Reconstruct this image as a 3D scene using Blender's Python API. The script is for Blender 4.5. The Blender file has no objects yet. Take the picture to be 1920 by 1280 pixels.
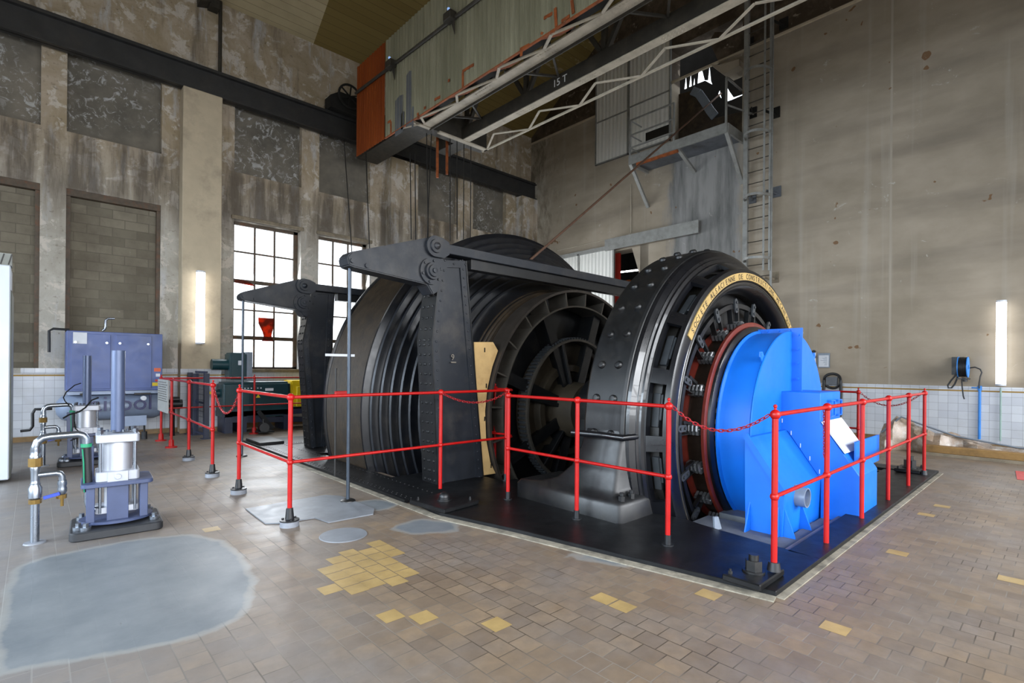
import bpy, bmesh, math, random
from mathutils import Vector, Matrix
random.seed(7)
PI = math.pi
S = bpy.context.scene
COL = S.collection
# ---------------------------------------------------------------- camera
FPX, YAW, PITCH, ROLL, SHY = 968.7, math.radians(47.2475), math.radians(0.032), math.radians(0.4935), 48.3
CAM = Vector((0, 0, 1.5))
def cam_axes():
    f = Vector((math.cos(YAW)*math.cos(PITCH), math.sin(YAW)*math.cos(PITCH), math.sin(PITCH)))
    r = Vector((math.sin(YAW), -math.cos(YAW), 0))
    u = r.cross(f)
    c, s = math.cos(ROLL), math.sin(ROLL)
    return f, r*c+u*s, u*c-r*s
CF, CR, CU = cam_axes()
def _hit(x, y, ax, v):
    d = CF + CR*((x-960)/FPX) - CU*((y-640-SHY)/FPX)
    return CAM + d*((v-CAM[ax])/d[ax])
def hx(x, y, v): return _hit(x, y, 0, v)      # where the sight line through a photo pixel meets the plane X = v
def hy(x, y, v): return _hit(x, y, 1, v)
def hz(x, y, v): return _hit(x, y, 2, v)
cd = bpy.data.cameras.new('camera'); cam = bpy.data.objects.new('camera', cd); COL.objects.link(cam)
cd.sensor_width = 36; cd.lens = 36*FPX/1920; cd.shift_y = SHY/1920; cd.clip_end = 200; cd.clip_start = 0.05
m = Matrix((CR, CU, -CF)).transposed().to_4x4(); m.translation = CAM
cam.matrix_world = m
S.camera = cam
# ---------------------------------------------------------------- materials
def srgb(h):
    h = h.lstrip('#'); o = []
    for i in (0, 2, 4):
        c = int(h[i:i+2], 16)/255
        o.append(c/12.92 if c <= .04045 else ((c+.055)/1.055)**2.4)
    return (o[0], o[1], o[2], 1)
class NM:
    """small builder for node materials"""
    def __init__(s, name):
        s.m = bpy.data.materials.new(name); s.m.use_nodes = True
        s.t = s.m.node_tree; s.t.nodes.clear()
        s.out = s.n('ShaderNodeOutputMaterial'); s.b = s.n('ShaderNodeBsdfPrincipled')
        s.t.links.new(s.b.outputs[0], s.out.inputs[0])
        s.pos = s.n('ShaderNodeNewGeometry').outputs['Position']
    def n(s, k): return s.t.nodes.new(k)
    def put(s, v, sock):
        if hasattr(v, 'is_output'): s.t.links.new(v, sock)
        elif isinstance(v, str): sock.default_value = srgb(v)
        else: sock.default_value = v
    def vec(s, sc=(1, 1, 1), loc=(0, 0, 0), src=None):
        k = s.n('ShaderNodeMapping'); s.put(src or s.pos, k.inputs[0]); k.inputs['Scale'].default_value = sc; k.inputs['Location'].default_value = loc
        return k.outputs[0]
    def noise(s, scale, detail=5, rough=.55, sc=None, dist=0, loc=(0, 0, 0)):
        k = s.n('ShaderNodeTexNoise'); k.inputs['Scale'].default_value = scale; k.inputs['Detail'].default_value = detail
        k.inputs['Roughness'].default_value = rough; k.inputs['Distortion'].default_value = dist
        s.put(s.vec(sc or (1, 1, 1), loc), k.inputs['Vector'])
        return k.outputs['Fac']
    def ramp(s, f, *st):
        k = s.n('ShaderNodeValToRGB'); e = k.color_ramp.elements
        while len(e) < len(st): e.new(.5)
        for i, (p, c) in enumerate(st):
            e[i].position = p; e[i].color = srgb(c) if isinstance(c, str) else (c, c, c, 1)
        s.put(f, k.inputs[0]); return k.outputs[0]
    def mix(s, f, a, b, mode='MIX'):
        k = s.n('ShaderNodeMix'); k.data_type = 'RGBA'; k.blend_type = mode
        s.put(f, k.inputs[0]); s.put(a, k.inputs[6]); s.put(b, k.inputs[7]); return k.outputs[2]
    def math(s, op, a, b=0.0, c=None):
        k = s.n('ShaderNodeMath'); k.operation = op; s.put(a, k.inputs[0]); s.put(b, k.inputs[1])
        if c is not None: s.put(c, k.inputs[2])
        return k.outputs[0]
    def xyz(s):
        k = s.n('ShaderNodeSeparateXYZ'); s.put(s.pos, k.inputs[0]); return k.outputs
    def comb(s, x, y, z):
        k = s.n('ShaderNodeCombineXYZ'); s.put(x, k.inputs[0]); s.put(y, k.inputs[1]); s.put(z, k.inputs[2]); return k.outputs[0]
    def wave(s, scale, axis, dist=0, prof='SIN', sc=None):
        k = s.n('ShaderNodeTexWave'); k.bands_direction = axis; k.inputs['Scale'].default_value = scale
        k.inputs['Distortion'].default_value = dist; k.wave_profile = prof; s.put(s.vec(sc or (1, 1, 1)), k.inputs['Vector']); return k.outputs['Fac']
    def brick(s, vec, w, h, mortar, offset=.5, smooth=.1):
        k = s.n('ShaderNodeTexBrick'); s.put(vec, k.inputs['Vector']); k.inputs['Scale'].default_value = 1
        k.inputs['Brick Width'].default_value = w; k.inputs['Row Height'].default_value = h; k.inputs['Mortar Size'].default_value = mortar
        k.inputs['Mortar Smooth'].default_value = smooth; k.offset = offset
        k.inputs['Color1'].default_value = (0, 0, 0, 1); k.inputs['Color2'].default_value = (1, 1, 1, 1); k.inputs['Mortar'].default_value = (.5, .5, .5, 1)
        return k.outputs['Color'], k.outputs['Fac']
    def bump(s, h, strength=.3, dist=.01):
        k = s.n('ShaderNodeBump'); k.inputs['Strength'].default_value = strength; k.inputs['Distance'].default_value = dist
        s.put(h, k.inputs['Height']); s.t.links.new(k.outputs[0], s.b.inputs['Normal'])
    def fin(s, col, rough=.5, metal=0.0, spec=None, coat=0.0):
        s.put(col, s.b.inputs['Base Color']); s.put(rough, s.b.inputs['Roughness']); s.put(metal, s.b.inputs['Metallic'])
        if spec is not None: s.b.inputs['Specular IOR Level'].default_value = spec
        if coat: s.b.inputs['Coat Weight'].default_value = coat
        return s.m
def paint(name, col, rough=.4, metal=0.0, var=.12, scale=6, bump=0.0, dirt=None, dirt_amt=.5, spec=None, coat=0.0):
    n = NM(name); f = n.noise(scale, 6, .6)
    c = n.mix(n.ramp(f, (.3, 0.0), (.7, 1.0)), col, col); lo = [x*(1-var) for x in srgb(col)[:3]]+[1]; hi = [min(1, x*(1+var)) for x in srgb(col)[:3]]+[1]
    mx = n.n('ShaderNodeMix'); mx.data_type = 'RGBA'; n.put(n.ramp(f, (.3, 0.0), (.7, 1.0)), mx.inputs[0]); mx.inputs[6].default_value = lo; mx.inputs[7].default_value = hi
    c = mx.outputs[2]
    if dirt:
        g = n.noise(scale*.6, 9, .7, loc=(3, 7, 1)); c = n.mix(n.ramp(g, (.5, 0.0), (.5+.25*(1.2-dirt_amt), dirt_amt)), c, dirt)
    r = n.math('ADD', n.math('MULTIPLY', n.noise(scale*2.3, 4), .25), rough-.12)
    if bump: n.bump(n.noise(scale*8, 5), bump, .004)
    return n.fin(c, r, metal, spec, coat)
def emit(name, col, st):
    mm = bpy.data.materials.new(name); mm.use_nodes = True; t = mm.node_tree; t.nodes.clear()
    o = t.nodes.new('ShaderNodeOutputMaterial'); e = t.nodes.new('ShaderNodeEmission'); e.inputs[0].default_value = srgb(col); e.inputs[1].default_value = st
    t.links.new(e.outputs[0], o.inputs[0]); return mm
M = {}
# ---------------------------------------------------------------- mesh building
class MB:
    def __init__(s): s.bm = bmesh.new(); s.mi = 0
    def f(s, vs, mi=None):
        try: q = s.bm.faces.new(vs); q.material_index = s.mi if mi is None else mi; return q
        except ValueError: return None
    def v(s, p): return s.bm.verts.new(p)
    def poly(s, pts, mi=None): return s.f([s.v(p) for p in pts], mi)
    def hexa(s, p):
        v = [s.v(q) for q in p]
        for a in ((0, 3, 2, 1), (4, 5, 6, 7), (0, 1, 5, 4), (1, 2, 6, 5), (2, 3, 7, 6), (3, 0, 4, 7)): s.f([v[i] for i in a])
        return s
    def box(s, x0, x1, y0, y1, z0, z1):
        return s.hexa([(x0, y0, z0), (x1, y0, z0), (x1, y1, z0), (x0, y1, z0), (x0, y0, z1), (x1, y0, z1), (x1, y1, z1), (x0, y1, z1)])
    def bar(s, a, b, w, h=None, up=(0, 0, 1)):
        a, b = Vector(a), Vector(b); d = (b-a).normalized(); u = Vector(up)
        if abs(d.dot(u)) > .98: u = Vector((1, 0, 0))
        r = d.cross(u).normalized(); u = r.cross(d); h = h or w
        q = [(-1, -1), (1, -1), (1, 1), (-1, 1)]
        return s.hexa([a+r*(i*w/2)+u*(j*h/2) for i, j in q]+[b+r*(i*w/2)+u*(j*h/2) for i, j in q])
    def prism(s, pts, off):
        off = Vector(off); a = [s.v(p) for p in pts]; b = [s.v(Vector(p)+off) for p in pts]
        s.f(list(reversed(a))); s.f(b); n = len(a)
        for i in range(n): s.f([a[i], a[(i+1) % n], b[(i+1) % n], b[i]])
        return s
    def frame(s, d):
        d = Vector(d).normalized(); u = Vector((0, 0, 1)) if abs(d.z) < .95 else Vector((1, 0, 0))
        r = d.cross(u).normalized(); return r, r.cross(d)
    def lathe(s, prof, org, ax, n=32, a0=0.0, a1=None, ref=None, closed=False, mis=None):
        """prof: (distance along axis, radius); ref = zero-angle direction"""
        org, ax = Vector(org), Vector(ax).normalized()
        if ref is None: r = s.frame(ax)[0]
        else: r = Vector(ref)
        u = ax.cross(r); full = a1 is None
        k = n if full else n+1; da = (2*PI if full else a1-a0)/n
        rows = []
        for h, rad in prof:
            if rad < 1e-6: rows.append([s.v(org+ax*h)]*k); continue
            rows.append([s.v(org+ax*h+(r*math.cos(a0+da*i)+u*math.sin(a0+da*i))*rad) for i in range(k)])
        if closed: rows.append(rows[0])
        for j in range(len(rows)-1):
            A, B = rows[j], rows[j+1]; mi = None if mis is None else mis[j]
            for i in range(n):
                i2 = (i+1) % k
                q = []
                for w in (A[i], A[i2], B[i2], B[i]):
                    if w not in q: q.append(w)
                if len(q) > 2: s.f(q, mi)
        if not full and closed:
            R = rows[:-1]
            s.f([w[0] for w in R]); s.f([w[-1] for w in reversed(R)])
        return s
    def cyl(s, a, b, r, n=12, r2=None):
        a, b = Vector(a), Vector(b); L = (b-a).length; r2 = r if r2 is None else r2
        return s.lathe([(0, 0), (0, r), (L, r2), (L, 0)], a, b-a, n)
    def ball(s, c, r, n=12, ax=(0, 0, 1), k=1.0):
        return s.lathe([(-r*k*math.cos(PI*i/8), r*math.sin(PI*i/8)) for i in range(9)], c, ax, n)
    def dome(s, c, r, ax, h=None, n=8):
        h = h or r*.7
        return s.lathe([(0, r), (h*.6, r*.8), (h, 0)], c, ax, n)
    def tube(s, pts, r, n=8, closed=False):
        P = [Vector(p) for p in pts]; N = len(P); rows = []; pr = None
        for i in range(N):
            if closed: d = P[(i+1) % N]-P[i-1]
            else: d = P[min(i+1, N-1)]-P[max(i-1, 0)]
            d.normalize()
            if pr is None: R, U = s.frame(d)
            else:
                R = pr-d*pr.dot(d); R.normalize(); U = R.cross(d)
            pr = R; rr = r[i] if isinstance(r, (list, tuple)) else r
            rows.append([s.v(P[i]+(R*math.cos(2*PI*j/n)+U*math.sin(2*PI*j/n))*rr) for j in range(n)])
        for i in range(N if closed else N-1):
            A, B = rows[i], rows[(i+1) % N]
            for j in range(n): s.f([A[j], A[(j+1) % n], B[(j+1) % n], B[j]])
        if not closed: s.f(rows[0]); s.f(list(reversed(rows[-1])))
        return s
    def far(s, k):
        for v in s.bm.verts: v.co = CAM+(v.co-CAM)*k
        return s
    def nut(s, c, r, h, ax=(0, 0, 1)):
        c = Vector(c); return s.cyl(c, c+Vector(ax).normalized()*h, r, 6)
    def build(s, name, mat, parent=None, smooth=35, bevel=0.0, seg=1, origin=None):
        bm = s.bm
        bmesh.ops.remove_doubles(bm, verts=bm.verts, dist=1e-5)
        bmesh.ops.recalc_face_normals(bm, faces=bm.faces)
        if bevel:
            es = [e for e in bm.edges if len(e.link_faces) == 2 and e.calc_face_angle(0) > .6]
            bmesh.ops.bevel(bm, geom=es, offset=bevel, segments=seg, affect='EDGES', clamp_overlap=True)
        if parent is not None: o0 = Vector(WL[parent.name])
        elif origin is not None: o0 = Vector(origin)
        else:
            xs = [v.co for v in bm.verts]
            o0 = Vector(((min(c.x for c in xs)+max(c.x for c in xs))/2, (min(c.y for c in xs)+max(c.y for c in xs))/2, min(c.z for c in xs)))
        bmesh.ops.translate(bm, verts=bm.verts, vec=-o0)
        me = bpy.data.meshes.new(name); bm.to_mesh(me); bm.free()
        for q in (mat if isinstance(mat, (list, tuple)) else [mat]): me.materials.append(M[q] if isinstance(q, str) else q)
        if smooth:
            me.polygons.foreach_set('use_smooth', [True]*len(me.polygons)); me.set_sharp_from_angle(angle=math.radians(smooth))
        o = bpy.data.objects.new(name, me); COL.objects.link(o)
        if parent is not None: o.parent = parent
        else: o.location = o0
        WL[o.name] = tuple(o0)
        return o
WL = {}
def tag(o, label, cat, group=None):
    o['label'] = label; o['category'] = cat
    if group: o['group'] = group
    return o
def thing(name, loc, label, cat, group=None):
    o = bpy.data.objects.new(name, None); COL.objects.link(o); o.location = loc; o.empty_display_size = .1
    WL[o.name] = tuple(loc); return tag(o, label, cat, group)
def struct(o): o['kind'] = 'structure'; return o
def copy_tree(o, parent=None):
    c = o.copy(); COL.objects.link(c)
    if parent is not None: c.parent = parent
    for ch in list(o.children): copy_tree(ch, c)
    return c
def text_mb(mb, txt, org, right, up, size, depth=.002, font_scale_x=1.0, mi=None):
    """adds lettering to a mesh builder; org = left end of the base line"""
    cu = bpy.data.curves.new('lettering', 'FONT'); cu.body = txt; cu.size = size; cu.extrude = depth; cu.resolution_u = 3
    ob = bpy.data.objects.new('lettering', cu); COL.objects.link(ob)
    dg = bpy.context.evaluated_depsgraph_get(); me = bpy.data.meshes.new_from_object(ob.evaluated_get(dg))
    R, U = Vector(right).normalized(), Vector(up).normalized(); N = R.cross(U); org = Vector(org)
    vs = [mb.v(org+R*(v.co.x*font_scale_x)+U*v.co.y+N*v.co.z) for v in me.vertices]
    for p in me.polygons: mb.f([vs[i] for i in p.vertices], mi)
    w = max((v.co.x for v in me.vertices), default=0)*font_scale_x
    bpy.data.objects.remove(ob); bpy.data.curves.remove(cu); bpy.data.meshes.remove(me)
    return w
# ---------------------------------------------------------------- materials of the room
XW, YW = 13.4, 13.55           # inner faces of the right and the left wall
XB, YB = -7.0, -6.0            # walls behind the camera
EAVE = hy(480, 35, YW).z; SLOPE = .695
def ceil_z(y): return EAVE + SLOPE*(YW-y) if y > 3.8 else EAVE + SLOPE*(YW-3.8) - SLOPE*(3.8-y)
def m_floor():
    n = NM('floor_tiles'); x, y, z = n.xyz()
    col, mort = n.brick(n.comb(y, x, 0.0), .143, .136, .0035, .5, .2)
    big = n.noise(.55, 6, .6); fine = n.noise(9, 6, .65)
    base = n.ramp(col, (0, '#6f5f4e'), (.45, '#7b6a57'), (.8, '#85725c'), (1, '#6b5d4f'))
    base = n.mix(n.ramp(n.noise(1.3, 7, .62), (.40, 0.0), (.68, .75)), base, '#746f6c')
    base = n.mix(n.ramp(fine, (.35, .45), (.7, 0.0)), base, '#574c43')
    # greyer towards the left hand bay, dark mortar on the right
    gl = n.math('ADD', n.math('MULTIPLY', x, -.22), n.math('MULTIPLY', big, .8))
    base = n.mix(n.ramp(gl, (.05, 0.0), (.45, .55)), base, '#737579')
    mc = n.mix(n.ramp(x, (.0, 0.0), (1, 1.0)), '#7d7a76', n.mix(n.ramp(n.noise(1.1, 3), (.42, 0.0), (.58, 1.0)), '#3a3229', '#766f66'))
    c = n.mix(n.math('MULTIPLY', mort, .8), base, mc)
    a = n.n('ShaderNodeAttribute'); a.attribute_name = 'patch'
    d = n.math('ADD', a.outputs['Fac'], n.math('MULTIPLY', n.math('SUBTRACT', n.noise(5, 6, .65), .5), .10))
    k = n.math('ADD', n.math('MULTIPLY', d, -14), .5); k = n.math('MAXIMUM', n.math('MINIMUM', k, 1.0), 0.0)
    conc = n.mix(n.ramp(n.noise(2.2, 8, .65), (.3, 0.0), (.7, 1.0)), '#5d6368', '#73777a')
    edge = n.math('MULTIPLY', n.math('MULTIPLY', k, n.math('SUBTRACT', 1.0, k)), 1.6)
    c = n.mix(k, c, conc); c = n.mix(edge, c, '#94948f')
    spots = n.ramp(n.noise(23, 3, .6), (.70, 0.0), (.76, .6)); c = n.mix(spots, c, '#39332d')
    h = n.math('ADD', n.math('MULTIPLY', n.math('MULTIPLY', mort, n.math('SUBTRACT', 1.0, k)), -1.0), n.math('MULTIPLY', n.noise(4, 5), .9))
    h = n.math('ADD', h, n.math('MULTIPLY', col, .5)); n.bump(h, .32, .006)
    r = n.math('ADD', n.math('MULTIPLY', n.noise(1.7, 6, .6), .45), .24)
    return n.fin(c, r, 0, .5)
M['floor_tiles'] = m_floor()
M['yellow_tiles'] = paint('yellow_tiles', '#9c8456', .4, 0, .18, 5, dirt='#8a6f42', dirt_amt=.4)
M['screed'] = paint('screed', '#73777d', .45, 0, .16, 4, .15, '#5f6064', .4)
M['edge_mortar'] = paint('edge_mortar', '#847e70', .8, 0, .3, 9, .6, '#3a362f', .6)
def m_plaster():
    n = NM('peeling_plaster'); x, y, z = n.xyz()
    u = n.math('ADD', x, y)
    f = n.noise(1.1, 10, .66, dist=.6); g = n.noise(2.6, 9, .7, dist=.5, loc=(4, 1, 9)); st = n.noise(1.0, 7, .62, (3.2, 3.2, .35), loc=(2, 0, 5))
    low = n.ramp(n.math('MULTIPLY', n.math('ADD', z, n.math('MULTIPLY', st, 1.4)), .1), (.5, 1.0), (.68, 0.0))
    c = n.mix(n.ramp(f, (.40, 0.0), (.60, 1.0)), n.mix(low, '#9a8b72', '#a09b90'), n.mix(low, '#b0a28f', '#b2aea5'))
    c = n.mix(n.ramp(g, (.53, 0.0), (.58, .85)), c, '#c6beb3')
    c = n.mix(n.math('MULTIPLY', n.ramp(st, (.53, 0.0), (.70, .75)), n.math('SUBTRACT', 1.0, n.math('MULTIPLY', low, .75))), c, '#5f574c')
    c = n.mix(n.ramp(n.noise(1.3, 8, .66, (2.6, 2.6, .5), loc=(7, 7, 7)), (.55, 0.0), (.66, .8)), c, '#b4b3b3')
    band = n.math('MULTIPLY', n.math('ABSOLUTE', n.math('SUBTRACT', z, 5.5)), .75)
    c = n.mix(n.math('MULTIPLY', n.ramp(band, (.35, 1.0), (.9, 0.0)), n.ramp(st, (.38, 0.0), (.56, .8))), c, '#585047')
    c = n.mix(n.ramp(n.noise(14, 4, .6), (.6, 0.0), (.72, .5)), c, '#5d5347')
    n.bump(n.math('ADD', n.math('MULTIPLY', g, 1.6), n.noise(20, 4)), .4, .012)
    return n.fin(c, .85, 0, .25)
M['peeling_plaster'] = m_plaster()
def m_panel():
    n = NM('dark_render'); f = n.noise(1.2, 8, .6)
    c = n.mix(n.ramp(f, (.35, 0.0), (.7, 1.0)), '#5f5b53', '#837c70')
    crust = n.noise(5.5, 10, .72, dist=1.2); zone = n.noise(.9, 3, .5, loc=(3, 0, 8))
    c = n.mix(n.math('MULTIPLY', n.ramp(crust, (.53, 0.0), (.60, 1.0)), n.ramp(zone, (.42, 0.0), (.55, .85))), c, '#b4b4b2')
    return n.fin(c, .85, 0, .25)
M['dark_render'] = m_panel()
def m_block():
    n = NM('block_infill'); x, y, z = n.xyz()
    col, mort = n.brick(n.comb(n.math('ADD', x, y), z, 0.0), .42, .19, .009, .5, .4)
    c = n.mix(n.ramp(col, (0, 0.0), (1, 1.0)), '#686255', '#817a6b'); c = n.mix(n.ramp(n.noise(2, 8, .65), (.4, 0.0), (.75, .6)), c, '#51493f')
    c = n.mix(n.math('MULTIPLY', mort, .4), c, '#565147')
    c = n.mix(n.ramp(n.noise(3.3, 8, .7, loc=(1, 1, 4)), (.66, 0.0), (.72, .7)), c, '#a9a59c')
    n.bump(n.math('ADD', n.math('MULTIPLY', mort, -1.5), n.noise(18, 4)), .5, .01)
    return n.fin(c, .9, 0, .2)
M['block_infill'] = m_block()
def m_right():
    n = NM('smooth_render'); x, y, z = n.xyz()
    c = n.mix(n.ramp(n.noise(.6, 6, .6, (1, 1, 1.7)), (.35, 0.0), (.68, 1.0)), '#8c8170', '#a49887')
    c = n.mix(n.ramp(n.noise(.8, 4, .5, (.3, .3, 2.4), loc=(5, 5, 5)), (.5, 0.0), (.7, .45)), c, '#6f665b')
    vert = n.noise(1.0, 4, .55, (.5, 3.0, .12)); c = n.mix(n.ramp(vert, (.58, 0.0), (.7, .4)), c, '#aaa397')
    # corner beside the drum is stained and peels
    cm = n.math('ADD', y, n.math('MULTIPLY', n.math('SUBTRACT', n.noise(1.4, 7, .65), .5), 3.5))
    c = n.mix(n.ramp(n.math('SUBTRACT', cm, 12.2), (.0, 0.0), (.8, .7)), c, n.mix(n.ramp(n.noise(3, 8, .7, (1, 1, .4)), (.42, 0.0), (.6, 1.0)), '#5f5648', '#b0a797'))
    # warmer smoother field between corner and grey strip
    # grey washed strip under the rope opening
    s0, s1 = hx(1385, 400, XW).y, hx(1262, 400, XW).y
    wob = n.math('MULTIPLY', n.math('SUBTRACT', n.noise(1.7, 7, .65, (1, 1, .5), loc=(9, 2, 2)), .5), .9)
    yy = n.math('ADD', y, wob)
    m1 = n.ramp(n.math('SUBTRACT', yy, s0-.15), (.0, 0.0), (.25, 1.0)); m2 = n.ramp(n.math('SUBTRACT', s1+.25, yy), (.0, 0.0), (.25, 1.0))
    zt = n.ramp(n.math('SUBTRACT', 7.7, z), (.0, 0.0), (.15, 1.0))
    zone = n.math('MULTIPLY', n.math('MULTIPLY', m1, m2), zt)
    grey = n.mix(n.ramp(n.noise(1.4, 7, .65, (2.2, 2.2, .3)), (.38, 0.0), (.62, 1.0)), '#5f605f', '#8a8987')
    c = n.mix(n.math('MULTIPLY', zone, .95), c, grey)
    # strips left by formwork: fine raised line at one height of y
    seam = hx(1671, 300, XW).y
    c = n.mix(n.math('LESS_THAN', n.math('ABSOLUTE', n.math('SUBTRACT', y, seam)), .02), c, '#a09687')
    c = n.mix(n.ramp(n.noise(3.1, 2, .5), (.735, 0.0), (.75, .8)), c, '#6d4a25')
    c = n.mix(n.ramp(n.noise(2.3, 10, .75, (1, 1, 1), 1.5, (2, 8, 1)), (.645, 0.0), (.66, .45)), c, '#c4c0b8')
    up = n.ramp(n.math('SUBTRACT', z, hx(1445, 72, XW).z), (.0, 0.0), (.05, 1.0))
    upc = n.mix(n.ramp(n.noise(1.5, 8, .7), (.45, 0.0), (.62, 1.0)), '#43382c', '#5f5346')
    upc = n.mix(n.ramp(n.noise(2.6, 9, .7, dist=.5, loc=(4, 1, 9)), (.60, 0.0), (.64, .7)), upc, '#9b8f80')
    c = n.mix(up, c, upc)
    n.bump(n.math('ADD', n.noise(1.2, 4, .5, (.4, .4, 3)), n.math('MULTIPLY', n.noise(25, 3), .2)), .25, .012)
    return n.fin(c, .72, 0, .3)
M['smooth_render'] = m_right()
M['pillar_render'] = paint('pillar_render', '#b7a991', .85, 0, .1, 2.2, .2, '#83796a', .5)
M['pillar_worn'] = M['peeling_plaster']
def m_tile():
    n = NM('white_wall_tiles'); x, y, z = n.xyz()
    col, mort = n.brick(n.comb(n.math('ADD', x, y), n.math('SUBTRACT', z, .11), 0.0), .152, .152, .0022, 0.0, .1)
    c = n.mix(col, '#bcbfc6', '#cacdd2'); c = n.mix(n.ramp(n.noise(1.6, 7, .65), (.5, 0.0), (.8, .5)), c, '#a29f98')
    c = n.mix(n.math('MULTIPLY', mort, .8), c, '#77777a')
    n.bump(n.math('ADD', n.math('MULTIPLY', mort, -1.0), n.math('MULTIPLY', col, .35)), .4, .004)
    return n.fin(c, .18, 0, .5)
M['white_wall_tiles'] = m_tile()
M['ochre'] = paint('ochre', '#93701f', .5)
M['skirting_tiles'] = paint('skirting_tiles', '#7c623e', .5, 0, .2, 6, 0, '#4b3c28', .6)
def m_ceil():
    n = NM('ceiling_boards'); x, y, z = n.xyz()
    p = n.wave(1.0, 'Y', 0, 'SAW', (1, 2.1, 0)); gap = n.ramp(p, (.0, 1.0), (.07, 0.0))
    bd = n.math('FLOOR', n.math('MULTIPLY', y, 6.6)); w = n.n('ShaderNodeTexWhiteNoise'); w.noise_dimensions = '1D'; n.put(bd, w.inputs['W'])
    c = n.mix(w.outputs['Value'], '#a39574', '#b3a585'); c = n.mix(n.ramp(n.noise(.8, 6, .6), (.4, 0.0), (.7, .4)), c, '#6d6148')
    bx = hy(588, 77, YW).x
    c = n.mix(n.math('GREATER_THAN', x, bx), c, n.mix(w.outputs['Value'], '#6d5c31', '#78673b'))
    pe = n.math('MULTIPLY', n.ramp(n.noise(3.0, 8, .7, (.5, 1, 1)), (.56, 0.0), (.6, 1.0)), n.math('MULTIPLY', n.math('LESS_THAN', y, 11.6), n.math('GREATER_THAN', x, 5.3)))
    c = n.mix(n.math('MULTIPLY', pe, .8), c, '#96876b'); c = n.mix(n.math('MULTIPLY', gap, .75), c, '#2f2718')
    n.bump(gap, .4, -.01); return n.fin(c, .8, 0, .25)
M['ceiling_boards'] = m_ceil()
M['black_steel'] = paint('black_steel', '#2b2b2b', .5, .0, .25, 4, .2, '#46403a', .35)
M['window_metal'] = paint('window_metal', '#4d4133', .6, 0, .3, 9, .2, '#6a3d1c', .6)
M['stone_trim'] = paint('stone_trim', '#7f7462', .85, 0, .25, 7, .4, '#4a4238', .5)
M['tube_light'] = emit('tube_light', '#ffffff', 9.0)
M['lamp_glass'] = emit('lamp_glass', '#9fc4ff', .8)
M['dark_void'] = paint('dark_void', '#15130f', .9, 0, .3, 3)
# ---------------------------------------------------------------- floor
def seg_d(p, a, b):
    ax, ay = a; bx, by = b; dx, dy = bx-ax, by-ay; t = max(0, min(1, ((p[0]-ax)*dx+(p[1]-ay)*dy)/(dx*dx+dy*dy+1e-9)))
    return math.hypot(p[0]-ax-t*dx, p[1]-ay-t*dy)
def sdf(p, poly):
    d = min(seg_d(p, poly[i], poly[i-1]) for i in range(len(poly))); ins = False
    for i in range(len(poly)):
        (x1, y1), (x2, y2) = poly[i], poly[i-1]
        if (y1 > p[1]) != (y2 > p[1]) and p[0] < (x2-x1)*(p[1]-y1)/(y2-y1)+x1: ins = not ins
    return -d if ins else d
PATCHES = [[(-.12, 4.7), (-.08, 5.29), (.09, 5.38), (.59, 5.43), (1.0, 5.3), (1.18, 4.9), (1.2, 4.4), (1.12, 3.8), (.92, 3.35), (.7, 3.27), (.44, 3.32), (-.11, 3.51), (-.14, 4.0)],
           [(2.5, 5.4), (2.85, 5.3), (2.95, 5.0), (2.7, 4.85), (2.5, 5.0)], [(2.42, 4.3), (2.8, 4.35), (3.0, 4.0), (2.85, 3.8), (2.5, 4.0)],
           [(3.25, 2.7), (3.45, 2.5), (3.5, 2.2), (3.3, 2.3), (3.1, 2.75)]]
PIT = (3.62, 9.3, 1.62, 10.6)
def lin(a, b, st): k = max(1, round((b-a)/st)); return [a+(b-a)*i/k for i in range(k)]
xs = lin(XB, -1, .5)+lin(-1, PIT[0], .11)+lin(PIT[0], PIT[1], .4)+lin(PIT[1], XW, .5)+[XW]
ys = lin(YB, PIT[2], .4)+lin(PIT[2], 6.0, .11)+lin(6.0, PIT[3], .3)+lin(PIT[3], YW, .5)+[YW]
mb = MB(); grid = {}
for i, x in enumerate(xs):
    for j, y in enumerate(ys): grid[i, j] = mb.v((x, y, 0))
for i in range(len(xs)-1):
    for j in range(len(ys)-1):
        if xs[i] >= PIT[0]-1e-6 and xs[i+1] <= PIT[1]+1e-6 and ys[j] >= PIT[2]-1e-6 and ys[j+1] <= PIT[3]+1e-6: continue
        mb.f([grid[i, j], grid[i+1, j], grid[i+1, j+1], grid[i, j+1]])
# pit under the machine
x0, x1, y0, y1 = PIT; d = -2.6; mb.mi = 2
for q in (((x0, y0), (x1, y0)), ((x1, y0), (x1, y1)), ((x1, y1), (x0, y1)), ((x0, y1), (x0, y0))):
    (a, b), (c, e) = q; mb.poly([(a, b, 0), (c, e, 0), (c, e, d), (a, b, d)])
mb.poly([(x0, y0, d), (x1, y0, d), (x1, y1, d), (x0, y1, d)])
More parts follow.
